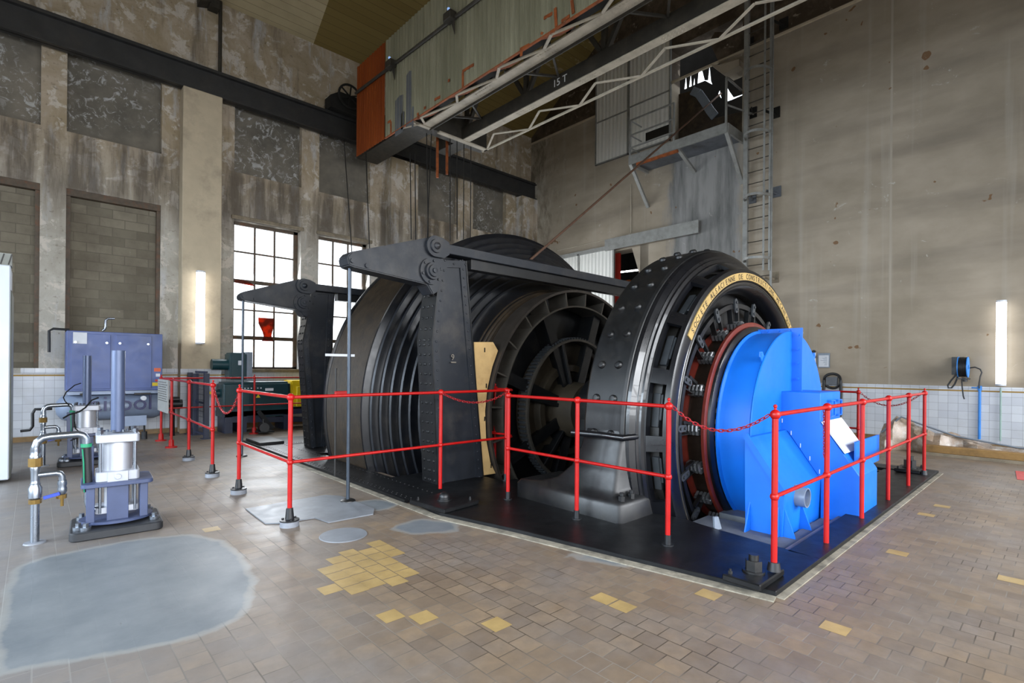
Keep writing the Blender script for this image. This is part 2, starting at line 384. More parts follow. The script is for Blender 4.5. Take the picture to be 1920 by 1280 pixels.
# replaced yellow tiles, a hair proud of the old ones
mb.mi = 1
T = .0012
def ytile(xa, xb, ya, yb): mb.poly([(xa+.003, ya+.003, T), (xb-.003, ya+.003, T), (xb-.003, yb-.003, T), (xa+.003, yb-.003, T)])
ytile(1.515, 1.65, 2.70, 2.84); ytile(1.655, 1.79, 2.555, 2.695); ytile(1.925, 2.06, 2.2, 2.34)
ytile(2.67, 2.80, 1.985, 2.13); ytile(2.67, 2.80, 1.84, 1.98)
for xa, ya, nn in ((1.665, 3.2, 5), (1.535, 3.19, 4), (1.80, 3.13, 6), (1.935, 3.2, 5), (2.07, 3.62, 3), (1.40, 3.3, 1)):
    for q in range(nn): ytile(xa, xa+.135, ya+q*.145, ya+q*.145+.143)
ytile(1.13, 1.265, 5.25, 5.39)
for px, py in ((1735, 967), (1765, 951), (1895, 1092), (1560, 1185), (1320, 1120), (1680, 1040)):
    p = hz(px, py, 0); ytile(p.x, p.x+.135, p.y-.07, p.y+.075)
fl = struct(mb.build('floor', ['floor_tiles', 'yellow_tiles', 'dark_void'], smooth=0, origin=(0, 0, 0)))
at = fl.data.attributes.new('patch', 'FLOAT', 'POINT')
at.data.foreach_set('value', [min(min(sdf((v.co.x, v.co.y), P) for P in PATCHES), .5) if (-1.2 < v.co.x < 4 and 1.5 < v.co.y < 6.5) else .5 for v in fl.data.vertices])
# ---------------------------------------------------------------- walls
def cellwall(name, axis, plane, sign, u0, u1, ztop, rects, mats, z0=0.0, reveal=.4):
    """flat wall with recesses; axis 0: wall in X=plane, u=Y; axis 1: wall in Y=plane, u=X; sign: outward direction"""
    us = sorted(set([u0, u1]+[r[0] for r in rects]+[r[1] for r in rects])); us = [u for u in us if u0 <= u <= u1]
    tops = ztop if callable(ztop) else (lambda u: ztop)
    zs = sorted(set([z0]+[r[2] for r in rects]+[r[3] for r in rects])); zt = max(zs)
    b = MB()
    def P(u, z, d): return (plane+sign*d, u, z) if axis == 0 else (u, plane+sign*d, z)
    def cell(i, j):
        uc, zc = (us[i]+us[i+1])/2, (zs[j]+zs[j+1])/2; r0 = (0.0, 0, True)
        for r in rects:
            if r[0] < uc < r[1] and r[2] < zc < r[3]: r0 = (r[4], r[5], True) if r[4] is not None else (reveal, r[5], False)
        return r0
    nu, nz = len(us)-1, len(zs)-1; K = {(i, j): cell(i, j) for i in range(nu) for j in range(nz)}
    for (i, j), (d, mi, solid) in K.items():
        if solid: b.poly([P(us[i], zs[j], d), P(us[i+1], zs[j], d), P(us[i+1], zs[j+1], d), P(us[i], zs[j+1], d)], mi)
        for di, dj in ((1, 0), (0, 1)):
            o = K.get((i+di, j+dj), (0.0, 0, True))
            if (i+di, j+dj) in K and abs(o[0]-d) > 1e-6 or (i+di, j+dj) not in K and abs(d) > 1e-6:
                if di: b.poly([P(us[i+1], zs[j], d), P(us[i+1], zs[j+1], d), P(us[i+1], zs[j+1], o[0]), P(us[i+1], zs[j], o[0])], 0)
                else: b.poly([P(us[i], zs[j+1], d), P(us[i+1], zs[j+1], d), P(us[i+1], zs[j+1], o[0]), P(us[i], zs[j+1], o[0])], 0)
    uu = sorted(set(us+[u0+(u1-u0)*k/8 for k in range(9)]+([3.8] if callable(ztop) else [])))
    for i in range(len(uu)-1): b.poly([P(uu[i], zt, 0), P(uu[i+1], zt, 0), P(uu[i+1], tops(uu[i+1])+.05, 0), P(uu[i], tops(uu[i])+.05, 0)], 0)
    return struct(b.build(name, mats, smooth=0))
XL = lambda px, Y=None: hy(px, 600, Y or YW).x
ZS, ZH, ZU, ZR = 1.41, hy(122, 352, YW).z, hy(122, 245, YW).z, 8.05
bays = [(XL(122)-3.95, XL(122)-2.38, 0), (XL(122)-1.98, XL(73), 0), (XL(122), XL(300), 0), (XL(437), XL(563), 1), (XL(596), XL(692), 1), (XL(782), XL(857), 1), (XL(885), XL(947), 1)]
ww = bays[3][1]-bays[3][0]
rects = []
for a, b, k in bays:
    rects.append((a, b, ZU, ZR, .17, 1))
    rects.append((a, b, ZS, ZH, None, 0) if k else (a, b, ZS, ZH, .17, 2))
cellwall('wall_left', 1, YW, 1, XB, XW, EAVE, rects, ['peeling_plaster', 'dark_render', 'block_infill'])
# right wall: rope opening high up, doorway behind the sliding door
OY0, OY1 = hx(1392, 150, XW).y, hx(1258, 150, XW).y; OZ0, OZ1 = hx(1392, 262, XW).z, hx(1258, 100, XW).z+.1
DY0, DY1, DZ = hx(1200, 500, XW).y, hx(1085, 480, XW).y, hx(1160, 470, XW).z
cellwall('wall_right', 0, XW, 1, YB, YW, ceil_z, [(OY0, OY1, OZ0, OZ1, None, 0), (DY0, DY1, 0, DZ, None, 0)], ['smooth_render'], reveal=.5)
# walls behind the camera, each with tall daylight openings
cellwall('wall_back', 0, XB, -1, YB, YW, ceil_z, [(y, y+2.4, 1.2, 5.4, None, 0) for y in (-4.6, -1.2, 2.2, 5.6, 9.0)], ['peeling_plaster'])
cellwall('wall_front', 1, YB, -1, XB, XW, EAVE, [(x, x+2.6, .9, 5.6, None, 0) for x in (-5.5, -1.8, 1.9, 5.6, 9.3)], ['peeling_plaster'])
b = MB(); yr = 3.8
for ya, yb in ((YW+.3, yr), (yr, YB-.3)):
    b.prism([(XB-.3, ya, ceil_z(ya)), (XW+.3, ya, ceil_z(ya)), (XW+.3, yb, ceil_z(yb)), (XB-.3, yb, ceil_z(yb))], (0, 0, .12))
struct(b.build('ceiling', 'ceiling_boards', smooth=0))
# ledge on the right wall and its thin shadow gap
zl = hx(1445, 72, XW).z
struct(MB().box(XW-.05, XW+.02, YB, YW, zl-.05, zl).build('trim_1', 'pillar_render', smooth=0))
# pillars on the left wall
PF = YW-.35
def pillar(n, pa, pb, pt, mat):
    a, b = hy(pa, 500, PF).x, hy(pb, 500, PF).x; zt = hy(pa, pt, PF).z
    return struct(MB().box(a, b, PF, YW+.02, 0, zt).build('trim_%d' % n, mat, smooth=0, bevel=.015))
pillar(2, 341, 415, 158, 'pillar_render'); pillar(3, 733, 783, 292, 'peeling_plaster'); pillar(4, 978, 1010, 365, 'peeling_plaster')
b = MB()
for a, c, k in bays:
    if not k:
        b.box(a, c, YW+.02, YW+.165, ZH-.13, ZH); b.box(a, a+.07, YW+.05, YW+.165, ZS, ZH-.13); b.box(c-.07, c, YW+.05, YW+.165, ZS, ZH-.13)
struct(b.build('trim_11', 'window_metal', smooth=0))
# tiled dado and skirting
p2a, p2b = hy(341, 500, PF).x, hy(415, 500, PF).x
b = MB()
for a, c, Y in ((XB, p2a, YW), (p2a-.012, p2b+.012, PF), (p2b, XW, YW)): b.box(a, c, Y-.012, Y+.005, .1, ZS-.11)
for a, c, Y in ((XB, bays[1][0]+.1, YW), (bays[1][1]-.25, p2a, YW), (p2a-.012, p2b+.012, PF), (p2b, bays[3][0], YW), (bays[3][0], XW, YW)):
    b.box(a, c, Y-.03, Y+.005, ZS-.1, ZS)
struct(b.build('trim_5', 'white_wall_tiles', smooth=0))
b = MB()
for a, c, Y in ((XB, p2a, YW), (p2a-.013, p2b+.013, PF), (p2b, bays[3][0], YW), (bays[3][1], XW, YW)): b.box(a, c, Y-.014, Y+.005, ZS-.155, ZS-.125)
struct(b.build('trim_9', 'ochre', smooth=0))
b = MB()
for a, c, Y in ((XB, p2a, YW), (p2a-.02, p2b+.02, PF), (p2b, XW, YW)): b.box(a, c, Y-.022, Y+.005, 0, .1)
struct(b.build('baseboard_left', 'skirting_tiles', smooth=0))
ZT = hx(1726, 722, XW).z
struct(MB().box(XW-.012, XW+.005, YB, DY0-.1, .12, ZT).build('trim_6', 'white_wall_tiles', smooth=0))
struct(MB().box(XW-.022, XW+.005, YB, DY0-.1, 0, .12).build('baseboard_right', 'skirting_tiles', smooth=0))
# ---------------------------------------------------------------- windows in the left wall
def m_glass():
    mm = bpy.data.materials.new('window_glass'); mm.use_nodes = True; t = mm.node_tree; t.nodes.clear()
    o = t.nodes.new('ShaderNodeOutputMaterial'); a = t.nodes.new('ShaderNodeBsdfTransparent'); g = t.nodes.new('ShaderNodeBsdfGlossy'); x = t.nodes.new('ShaderNodeMixShader')
    g.inputs['Roughness'].default_value = .05; x.inputs[0].default_value = .06
    t.links.new(a.outputs[0], x.inputs[1]); t.links.new(g.outputs[0], x.inputs[2]); t.links.new(x.outputs[0], o.inputs[0]); return mm
M['window_glass'] = m_glass()
def m_amber():
    n = NM('amber_film'); c = n.mix(n.ramp(n.noise(5, 4), (.4, 0.0), (.6, 1.0)), '#7a2c08', '#c8560c')
    tr = n.n('ShaderNodeBsdfTransparent'); n.put(c, tr.inputs[0]); x = n.n('ShaderNodeMixShader'); x.inputs[0].default_value = .35
    n.fin('#7c2f12', .6); n.t.links.new(tr.outputs[0], x.inputs[1]); n.t.links.new(n.b.outputs[0], x.inputs[2]); n.t.links.new(x.outputs[0], n.out.inputs[0]); return n.m
M['amber_film'] = m_amber()
for k, (a, c, g) in enumerate([q for q in bays if q[2]]):
    w = c-a; gy = YW+.26; b = MB()
    h = ZH-ZS
    for q in (0, 1): b.box(a if q == 0 else c-.10, a+.07 if q == 0 else c, gy-.03, gy+.03, ZS, ZH)
    b.box(a, c, gy-.03, gy+.03, ZS, ZS+.05); b.box(a, c, gy-.03, gy+.03, ZH-.07, ZH)
    wl = struct(b.build('window_%d' % (k+1), 'window_metal', smooth=0))
    fz = [ZS+h*t for t in (.0, .2155, .4026, .60, .80, 1.0)]
    b = MB()
    for q in (1, 2): b.box(a+.07+(w-.17)*q/3-.02, a+.07+(w-.17)*q/3+.02, gy-.02, gy+.02, ZS, ZH)
    b.build('window_glazing_bars', 'window_metal', wl, smooth=0)
    b = MB()
    for t in (.215, .405, .60, .80):
        th = .045 if t in (.215, .60) else .018
        b.box(a, c, gy-.025, gy+.025, ZS+h*t-th, ZS+h*t+th)
    b.build('window_transoms', 'window_metal', wl, smooth=0)
    MB().box(a+.02, c-.02, gy-.004, gy+.004, ZS+.02, ZH-.02).build('window_panes', 'window_glass', wl, smooth=0)
    b = MB().box(a-.06, c+.06, YW-.06, YW+.05, ZH, ZH+.09); b.build('window_lintel', 'stone_trim', wl, smooth=0, bevel=.01)
    MB().box(a, c, YW-.05, gy, ZS-.08, ZS).build('window_sill', 'stone_trim', wl, smooth=0, bevel=.01)
    if k == 0:
        pa = hy(484, 595, gy-.04); pb = hy(515, 640, gy-.04); zt, zb = pa.z, pb.z; x0, x1 = pa.x, pb.x
        prof = [(0, 1), (.93, 1.0), (1.0, .93), (.97, .72), (.86, .45), (.8, .25), (.86, .1), (.97, 0), (.22, 0), (.3, .1), (.33, .22), (.26, .4), (.12, .6), (.02, .75)]
        MB().prism([(x0+(x1-x0)*u, gy-.045, zb+(zt-zb)*v) for u, v in prof], (0, .006, 0)).build('window_film', 'amber_film', wl, smooth=0)
        x0, x1, zb = hy(440, 525, gy-.04).x, hy(480, 525, gy-.04).x, hy(450, 526, gy-.04).z
        MB().prism([(x0, gy-.045, zb-.06), (x1, gy-.045, zb-.10), (x1*.7+x0*.3, gy-.045, zb-.01), (x0*.6+x1*.4, gy-.045, zb+.02), (x0, gy-.045, zb)], (0, .006, 0)).build('window_film', 'amber_film', wl, smooth=0)
# windows behind the camera
for k, (axis, u) in enumerate([(0, y) for y in (-4.6, -1.2, 2.2, 5.6, 9.0)]+[(1, x) for x in (-5.5, -1.8, 1.9, 5.6, 9.3)]):
    b = MB(); w, z0, z1 = (2.4, 1.2, 5.4) if axis == 0 else (2.6, .9, 5.6)
    def bx(u0, u1, za, zb):
        if axis == 0: b.box(XB-.3, XB-.25, u0, u1, za, zb)
        else: b.box(u0, u1, YB-.3, YB-.25, za, zb)
    for q in range(5): bx(u+w*q/4-.025, u+w*q/4+.025, z0, z1)
    for q in range(7): bx(u, u+w, z0+(z1-z0)*q/6-.025, z0+(z1-z0)*q/6+.025)
    struct(b.build('window_%d' % (k+5), 'window_metal', smooth=0))
# ---------------------------------------------------------------- daylight
W = bpy.data.worlds.new('sky'); S.world = W; W.use_nodes = True
bg = W.node_tree.nodes['Background']; bg.inputs[0].default_value = (.86, .93, 1.0, 1); bg.inputs[1].default_value = 3.2
def area(name, loc, size, tgt, power, col, spread=180):
    l = bpy.data.lights.new(name, 'AREA'); l.shape = 'RECTANGLE'; l.size, l.size_y = size; l.energy = power; l.color = col; l.spread = math.radians(spread)
    o = bpy.data.objects.new(name, l); COL.objects.link(o); o.location = loc
    o.rotation_euler = (Vector(tgt)-Vector(loc)).to_track_quat('-Z', 'Y').to_euler(); return o
# ---------------------------------------------------------------- machine paints
M['machine_black'] = paint('machine_black', '#0d0e10', .42, 0, .3, 5, .15, '#3a352e', .3)
M['gloss_black'] = paint('gloss_black', '#0a0b0f', .3, 0, .15, 2, 0, coat=.3)
M['slate_paint'] = paint('slate_paint', '#171b22', .5, 0, .2, 3, .12, '#45403b', .5)
M['deck_black'] = paint('deck_black', '#0a0b0d', .42, 0, .4, 3, .2, '#2f3033', .3, spec=.35)
M['rib_black'] = paint('rib_black', '#0b0d12', .34, .1, .3, 5, .1, '#2d2822', .4)
M['rib_edge'] = paint('rib_edge', '#202227', .35, .3, .25, 9)
M['rope_brown'] = paint('rope_brown', '#2f2519', .5, .2, .35, 7, .3, '#1c1713', .6)
M['brake_tread'] = paint('brake_tread', '#433d38', .4, .5, .2, 4, .1, '#33302c', .5)
M['edge_steel'] = paint('edge_steel', '#4f4a43', .4, .4, .2, 6)
M['hub_tan'] = paint('hub_tan', '#3a3226', .55, 0, .3, 4, .2, '#2e2820', .5)
M['coil_grey'] = paint('coil_grey', '#35383b', .5, .1, .25, 8)
M['name_cream'] = paint('name_cream', '#b0935a', .5, 0, .12, 8, 0, '#7c6438', .5)
M['name_black'] = paint('name_black', '#16130f', .5)
M['copper_brown'] = paint('copper_brown', '#33271f', .33, .5, .3, 9)
M['insulator_red'] = paint('insulator_red', '#66241a', .4, 0, .2, 6, 0, '#4a2018', .5)
M['bright_steel'] = paint('bright_steel', '#8f9092', .32, .8, .15, 9)
M['cover_blue'] = paint('cover_blue', '#0f66cc', .42, 0, .06, 2.5, .04, '#0d58b0', .3, spec=.35)
M['beam_grey'] = paint('beam_grey', '#5a5e64', .6, 0, .2, 5, .1, '#4a4844', .5)
M['plywood'] = paint('plywood', '#bd9c68', .6, 0, .15, 3, .1, '#8a6536', .5)
M['number_grey'] = paint('number_grey', '#6f675c', .6)
M['pipe_grey'] = paint('pipe_grey', '#7d8691', .4, .2, .1, 6)
M['white_label'] = paint('white_label', '#c9ccd2', .5, 0, .06, 6)
AX, AZ = 6.4, .83
def pol(y, r, deg): a = math.radians(deg); return Vector((AX-r*math.cos(a), y, AZ+r*math.sin(a)))
def rdir(deg): a = math.radians(deg); return Vector((-math.cos(a), 0, math.sin(a)))
def tdir(deg): a = math.radians(deg); return Vector((math.sin(a), 0, math.cos(a)))
def lat(b, prof, n=96, d0=None, d1=None, closed=False, mis=None):
    if d0 is None: return b.lathe(prof, (AX, 0, AZ), (0, 1, 0), n, ref=(-1, 0, 0), closed=closed, mis=mis)
    return b.lathe(prof, (AX, 0, AZ), (0, 1, 0), n, math.radians(d0), math.radians(d1), ref=(-1, 0, 0), closed=closed, mis=mis)
def pblock(b, y0, y1, r0, r1, deg, w):
    """block standing radially at an angle, tangential width w"""
    R, T = rdir(deg), tdir(deg); O = Vector((AX, 0, AZ))
    P = lambda r, t, y: O+R*r+T*t+Vector((0, y, 0))
    return b.hexa([P(r0, -w/2, y0), P(r0, w/2, y0), P(r0, w/2, y1), P(r0, -w/2, y1), P(r1, -w/2, y0), P(r1, w/2, y0), P(r1, w/2, y1), P(r1, -w/2, y1)])
# ---------------------------------------------------------------- base frame
ZB = .04
base = thing('machine_base', (6.4, 6, 0), 'black riveted steel base frame let into the floor under the winding engine', 'base')
b = MB()
b.prism([(3.60, 1.31, 0), (4.48, 1.31, 0), (4.62, 2.35, 0), (4.66, 2.5, 0), (4.66, 4.95, 0), (3.06, 4.95, 0), (3.0, 4.3, 0), (3.2, 3.44, 0)], (0, 0, ZB))
b.build('front_plate', 'deck_black', base, smooth=0, bevel=.004)
b = MB().box(4.48, 9.78, 1.31, 1.55, 0, ZB); b.box(9.4, 9.78, 1.55, 10.9, 0, ZB); b.box(4.2, 9.4, 10.62, 10.9, 0, ZB)
b.box(6.8, 9.4, 1.55, 1.9, 0, .03); b.box(8.2, 8.75, 1.9, 4.5, -.02, .03); b.build('side_frame', 'deck_black', base, smooth=0, bevel=.004)
b = MB().box(2.99, 3.47, 4.95, 10.9, 0, ZB); b.box(3.47, 4.45, 4.95, 6.1, 0, ZB-.005); b.box(3.47, 4.3, 8.55, 9.15, 0, ZB-.005); b.box(3.47, 4.4, 9.9, 10.9, 0, ZB-.005)
b.box(3.47, 4.0, 9.15, 9.9, 0, ZB-.012)
for i in range(118):
    y = 4.98+i*.05
    for x in (3.05, 3.4) if i % 2 else (3.09,): b.dome((x, y, ZB), .011, (0, 0, 1), .008, 6)
for i in range(20):
    for y in (10.02, 8.62): b.dome((3.5+i*.045, y, ZB-.005), .011, (0, 0, 1), .008, 6)
b.build('riveted_girder', 'deck_black', base, smooth=30)
b = MB().box(3.02, 3.45, 10.0, 10.85, ZB, ZB+.05); b.build('raised_plate', 'deck_black', base, smooth=0, bevel=.006)
for i, (x0, x1, y0, y1, z0, z1) in enumerate(((4.64, 5.25, 1.56, 2.6, -.2, -.045), (5.25, 6.4, 1.56, 1.78, -.2, -.05), (5.5, 5.9, 1.78, 2.6, -.2, -.06))):
    MB().box(x0, x1, y0, y1, z0, z1).build('support_beam', 'beam_grey', base, smooth=0, bevel=.004)
b = MB()
for q in (((3.60, 1.31), (3.2, 3.44)), ((3.2, 3.44), (3.0, 4.3)), ((3.0, 4.3), (2.99, 10.9)), ((3.6, 1.31), (9.78, 1.31))):
    (xa, ya), (xb, yb) = q; d = Vector((xb-xa, yb-ya, 0)); o = Vector((d.y, -d.x, 0)).normalized()*(-.09 if d.x < 1 else .05)
    b.prism([(xa, ya, .0), (xb, yb, .0), Vector((xb, yb, 0))+o, Vector((xa, ya, 0))+o], (0, 0, .008))
tag(b.build('mortar_kerb', 'edge_mortar', smooth=0), 'rough mortar edging between the floor tiles and the black base frame', 'edging')
def anchor(cx, cy, w, d, ang, label, r=.05, h=.1, dome=False):
    t = thing('anchor_block', (cx, cy, ZB), label, 'anchor', None)
    c, s = math.cos(ang), math.sin(ang); R = lambda x, y, z: (cx+x*c-y*s, cy+x*s+y*c, z)
    MB().prism([R(-w/2, -d/2, ZB), R(w/2, -d/2, ZB), R(w/2, d/2, ZB), R(-w/2, d/2, ZB)], (0, 0, .045)).build('plate', 'deck_black', t, smooth=0, bevel=.008)
    b = MB(); z = ZB+.045
    b.cyl((cx, cy, z), (cx, cy, z+.012), r*1.35, 20)
    if dome: b.ball((cx, cy, z+.03), r, 16); b.cyl((cx, cy, z), (cx, cy, z+.03), r*1.1, 16)
    else: b.nut((cx, cy, z+.01), r*1.05, h*.6); b.cyl((cx, cy, z), (cx, cy, z+h), r*.6, 14)
    b.build('nut', 'machine_black', t)
    for x, y in ((w*.38, -d*.36), (-w*.38, d*.36)):
        q = R(x, y, ZB+.045); bb = MB(); bb.nut(q, .016, .02); bb.cyl(q, Vector(q)+Vector((0, 0, .035)), .009, 8); bb.build('small_bolt', 'machine_black', t)
    return t
p = hz(1413, 1072, .08); anchor(p.x, p.y, .42, .26, .0, 'black anchor block with a large nut at the near corner of the base frame', .055, .12)
p = hz(833, 936, .09); anchor(p.x, p.y, .50, .55, .12, 'black anchor plate with a domed nut beside the front brake post', .058, .12, True)
p = hz(1706, 877, .08); anchor(p.x, p.y, .45, .3, 0, 'black anchor block with a tall nut at the far right base frame corner', .07, .17)
# ---------------------------------------------------------------- winding drum
drum = thing('winding_drum', (AX, 7.4, 0), 'large black bi-conical winding drum with spiral rope grooves', 'winding drum')
Y0, YM = 5.3, 7.4
def mir(p): return [(2*YM-y, r) for y, r in reversed(p)]
ribs = [(5.92, 2.02)]
NR = 9; ya, yb, ra, rb = 5.95, 6.72, 2.05, 2.98
for i in range(NR):
    y = ya+(yb-ya)*i/NR; dy = (yb-ya)/NR; r = ra+(rb-ra)*i/NR; dr = (rb-ra)/NR
    ribs += [(y, r+.01), (y+.004, r+.055), (y+dy*.30, r+.075), (y+dy*.36, r+.02), (y+dy*.62, r+.0), (y+dy*.9, r+dr*.6)]
ribs += [(6.74, 3.03), (6.78, 3.03), (6.79, 2.97)]
shell = [(5.62, 1.83), (5.70, 1.84)]+ribs
prof = shell+[(6.8, 2.95), (8.0, 2.95)]+mir(shell)
mis = []
for i in range(len(prof)-1):
    (y0_, r0_), (y1_, r1_) = prof[i], prof[i+1]; mis.append(1 if abs(r1_-r0_) < .03 and abs(abs(y1_-y0_)-.0225) < .006 else 0)
b = MB(); lat(b, prof, 144, mis=mis); b.build('drum_shell', ['rib_black', 'rib_edge'], drum, smooth=40)
b = MB(); pr = []; nt = 25
for i in range(nt):
    y = 6.80+i*(1.2/nt); w = 1.2/nt
    pr += [(y, 2.955), (y+w*.2, 2.992), (y+w*.5, 3.006), (y+w*.8, 2.992)]
lat(b, pr+[(8.0, 2.965)], 144); b.build('wound_rope', 'rope_brown', drum, smooth=60)
b = MB(); pr = []
for i in range(5):
    y = 5.68+i*.047; r = 1.855+.13*(i/5)
    pr += [(y, r-.01), (y+.010, r+.022), (y+.024, r+.03), (y+.037, r+.022)]
lat(b, pr, 128); b.build('wound_rope', 'rope_brown', drum, smooth=60)
for k in (0, 1):
    b = MB(); pr = [(5.3, 1.87), (5.3, 1.905), (5.62, 1.905), (5.62, 1.83), (5.34, 1.86)]
    if k: pr = mir(pr)
    lat(b, pr, 128, closed=True); b.build('brake_rim', 'brake_tread', drum, smooth=30)
b = MB(); lat(b, [(5.31, 1.66), (5.31, 1.635), (5.72, 1.635), (5.72, 1.66)], 96, closed=True); b.build('inner_ring', 'edge_steel', drum, smooth=30)
for k in range(24): pblock(MB(), 5.32, 5.7, 1.65, 1.865, k*15+4, .022).build('rim_web', 'edge_steel', drum, smooth=0)
b = MB(); lat(b, [(5.74, .45), (5.74, 1.87), (5.78, 1.87), (5.78, .45)], 72, closed=True)
b.build('drum_side', 'machine_black', drum, smooth=30)
for k in range(8):
    b = MB(); pblock(b, 5.45, 5.74, .42, 1.64, k*45+20, .05); pblock(b, 5.42, 5.46, .42, 1.64, k*45+20, .17); b.build('spoke', 'machine_black', drum, smooth=0)
b = MB(); lat(b, [(5.36, 1.10), (5.36, 1.135), (5.54, 1.135), (5.54, 1.10)], 96, closed=True)
b.build('gear_rim', 'edge_steel', drum, smooth=30)
b = MB()
for k in range(110): pblock(b, 5.40, 5.53, 1.13, 1.165, k*360/110, .030)
b.build('gear_teeth', 'coil_grey', drum, smooth=0)
b = MB(); lat(b, [(5.60, .30), (5.60, 1.1), (5.63, 1.1), (5.63, .30)], 64, closed=True); lat(b, [(5.50, .62), (5.50, .72), (5.60, .76), (5.60, .62)], 64, closed=True)
b.build('gear_disc', 'hub_tan', drum, smooth=30)
for k in range(6):
    b = MB(); pblock(b, 5.38, 5.6, .40, 1.1, k*60+12, .06); b.build('gear_spoke', 'machine_black', drum, smooth=0, bevel=.008)
b = MB(); lat(b, [(5.15, 0), (5.15, .42), (5.55, .46), (9.5, .46), (9.5, 0)], 48); b.build('hub', 'hub_tan', drum, smooth=30)
b = MB(); lat(b, [(3.4, 0), (3.4, .3), (5.2, .3), (5.2, 0)], 40); b.build('shaft', 'machine_black', drum, smooth=30)
# bearing pedestal between drum and motor
b = MB(); b.prism([(5.6, 4.3, -1.2), (7.2, 4.3, -1.2), (6.95, 4.3, .75), (5.85, 4.3, .75)], (0, .55, 0)); lat(b, [(4.25, .3), (4.25, .55), (4.95, .55), (4.95, .3)], 40, closed=True)
tag(b.build('shaft_bearing', 'machine_black', smooth=30), 'dark shaft bearing pedestal between the winding drum and the black motor', 'bearing')
# ---------------------------------------------------------------- motor
mot = thing('drive_motor', (AX, 3.2, 0), 'large round black electric motor with a cream name ring', 'motor')
b = MB(); lat(b, [(2.97, 1.75), (2.97, 2.11), (2.985, 2.14), (3.01, 2.155), (3.45, 2.155), (3.475, 2.14), (3.48, 2.1), (3.48, 1.75)], 144, closed=True)
b.build('stator_frame', 'machine_black', mot, smooth=30)
for y in (3.12, 3.33):
    for k in range(23):
        d = -18.5+k*9.4; b = MB(); b.lathe([(0, .044), (.022, .042), (.036, .03), (.04, 0)], pol(y, 2.15, d), rdir(d), 12); b.build('frame_bolt', 'machine_black', mot, smooth=40)
# front shield: stepped rings, twenty ventilation slots, name ring seat
b = MB(); lat(b, [(2.97, 2.13), (2.94, 2.115), (2.905, 2.06), (2.895, 2.06), (2.885, 2.03), (2.865, 2.025), (2.855, 1.985), (2.84, 1.975), (2.84, 1.90), (2.97, 1.93)], 144, closed=True)
b.build('shield_outer_ring', 'gloss_black', mot, smooth=30)
b = MB(); lat(b, [(2.70, 1.90), (2.66, 1.88), (2.65, 1.85), (2.65, 1.74), (2.70, 1.72), (2.74, 1.78), (2.72, 1.84)], 144, closed=True)
b.build('shield_inner_ring', 'gloss_black', mot, smooth=30)
for k in range(18):
    d = k*20+18; b = MB()
    lat(b, [(2.845, 1.975), (2.78, 1.945), (2.70, 1.90), (2.695, 1.855), (2.77, 1.895), (2.845, 1.92)], 7, d-2.3, d+2.3, closed=True)
    b.build('slot_bridge', 'gloss_black', mot, smooth=40)
b = MB(); lat(b, [(2.80, 1.62), (2.80, 1.80), (2.97, 1.86), (2.97, 1.62)], 96, closed=True); b.build('field_housing', 'name_black', mot, smooth=30)
for k in range(18):
    d = k*20+8; b = MB(); pblock(b, 2.78, 2.86, 1.80, 1.845, d, .34); pblock(b, 2.76, 2.80, 1.815, 1.83, d+1, .26)
    b.build('field_coil', 'coil_grey', mot, smooth=0, bevel=.006)
b = MB(); d0, d1 = -2, 160
pa, pb = hy(1291, 632, 2.65), hy(1487, 620, 2.65)
d0 = math.degrees(math.atan2(pa.z-AZ, AX-pa.x)); d1 = math.degrees(math.atan2(pb.z-AZ, AX-pb.x))
lat(b, [(2.65, 1.745), (2.638, 1.745), (2.638, 1.832), (2.65, 1.832)], 80, d0, d1, closed=True)
ring = b.build('name_ring', 'name_cream', mot, smooth=30)
b = MB(); txt = 'SOCIETE ALSACIENNE DE CONSTRUCTIONS MECANIQUES'; n = len(txt)
for i, ch in enumerate(txt):
    if ch == ' ': continue
    d = d0+2.0+(d1-d0-4.0)*(i+.2)/n
    text_mb(b, ch, pol(2.6375, 1.757, d)+tdir(d)*0, tdir(d), rdir(d), .088, .0015, .9)
b.build('name_lettering', 'name_black', ring, smooth=0)
b = MB(); lat(b, [(2.66, 1.735), (2.652, 1.72), (2.66, 1.70), (2.66, 1.69), (2.655, 1.68), (2.665, 1.66), (2.72, 1.62), (2.8, 1.60), (2.8, 1.735)], 144, closed=True)
b.build('inner_lip', 'gloss_black', mot, smooth=30)
b = MB(); lat(b, [(2.66, 1.725), (2.648, 1.718), (2.648, 1.712), (2.66, 1.706)], 144, closed=True); lat(b, [(2.67, 1.69), (2.656, 1.683), (2.67, 1.676)], 144, closed=True)
b.build('bright_bead', 'edge_steel', mot, smooth=40)
b = MB(); lat(b, [(2.92, 1.1), (2.92, 1.62)], 96); b.build('armature_face', 'machine_black', mot, smooth=30)
b = MB(); lat(b, [(2.80, 1.415), (2.76, 1.42), (2.76, 1.475), (2.80, 1.48)], 96, closed=True); b.build('brush_ring', 'machine_black', mot, smooth=30)
b = MB(); lat(b, [(2.50, 1.0), (2.60, 1.152), (2.90, 1.152), (2.92, 1.0)], 144); b.build('commutator', 'copper_brown', mot, smooth=30)
b = MB(); lat(b, [(2.615, 1.15), (2.60, 1.20), (2.612, 1.238), (2.645, 1.235), (2.65, 1.15)], 144, closed=True); b.build('commutator_ring', 'insulator_red', mot, smooth=40)
b = MB(); lat(b, [(2.845, 1.15), (2.84, 1.19), (2.90, 1.20), (2.91, 1.15)], 144, closed=True); b.build('commutator_ring', 'insulator_red', mot, smooth=40)
b = MB(); lat(b, [(2.61, 1.19), (2.575, 1.185), (2.55, 1.13), (2.55, 1.05), (2.61, 1.05)], 120, closed=True); b.build('end_ring', 'gloss_black', mot, smooth=30)
b = MB()
for k in range(60): pblock(b, 2.543, 2.556, 1.075, 1.12, k*6, .05)
b.build('end_ring_studs', 'machine_black', mot, smooth=0)
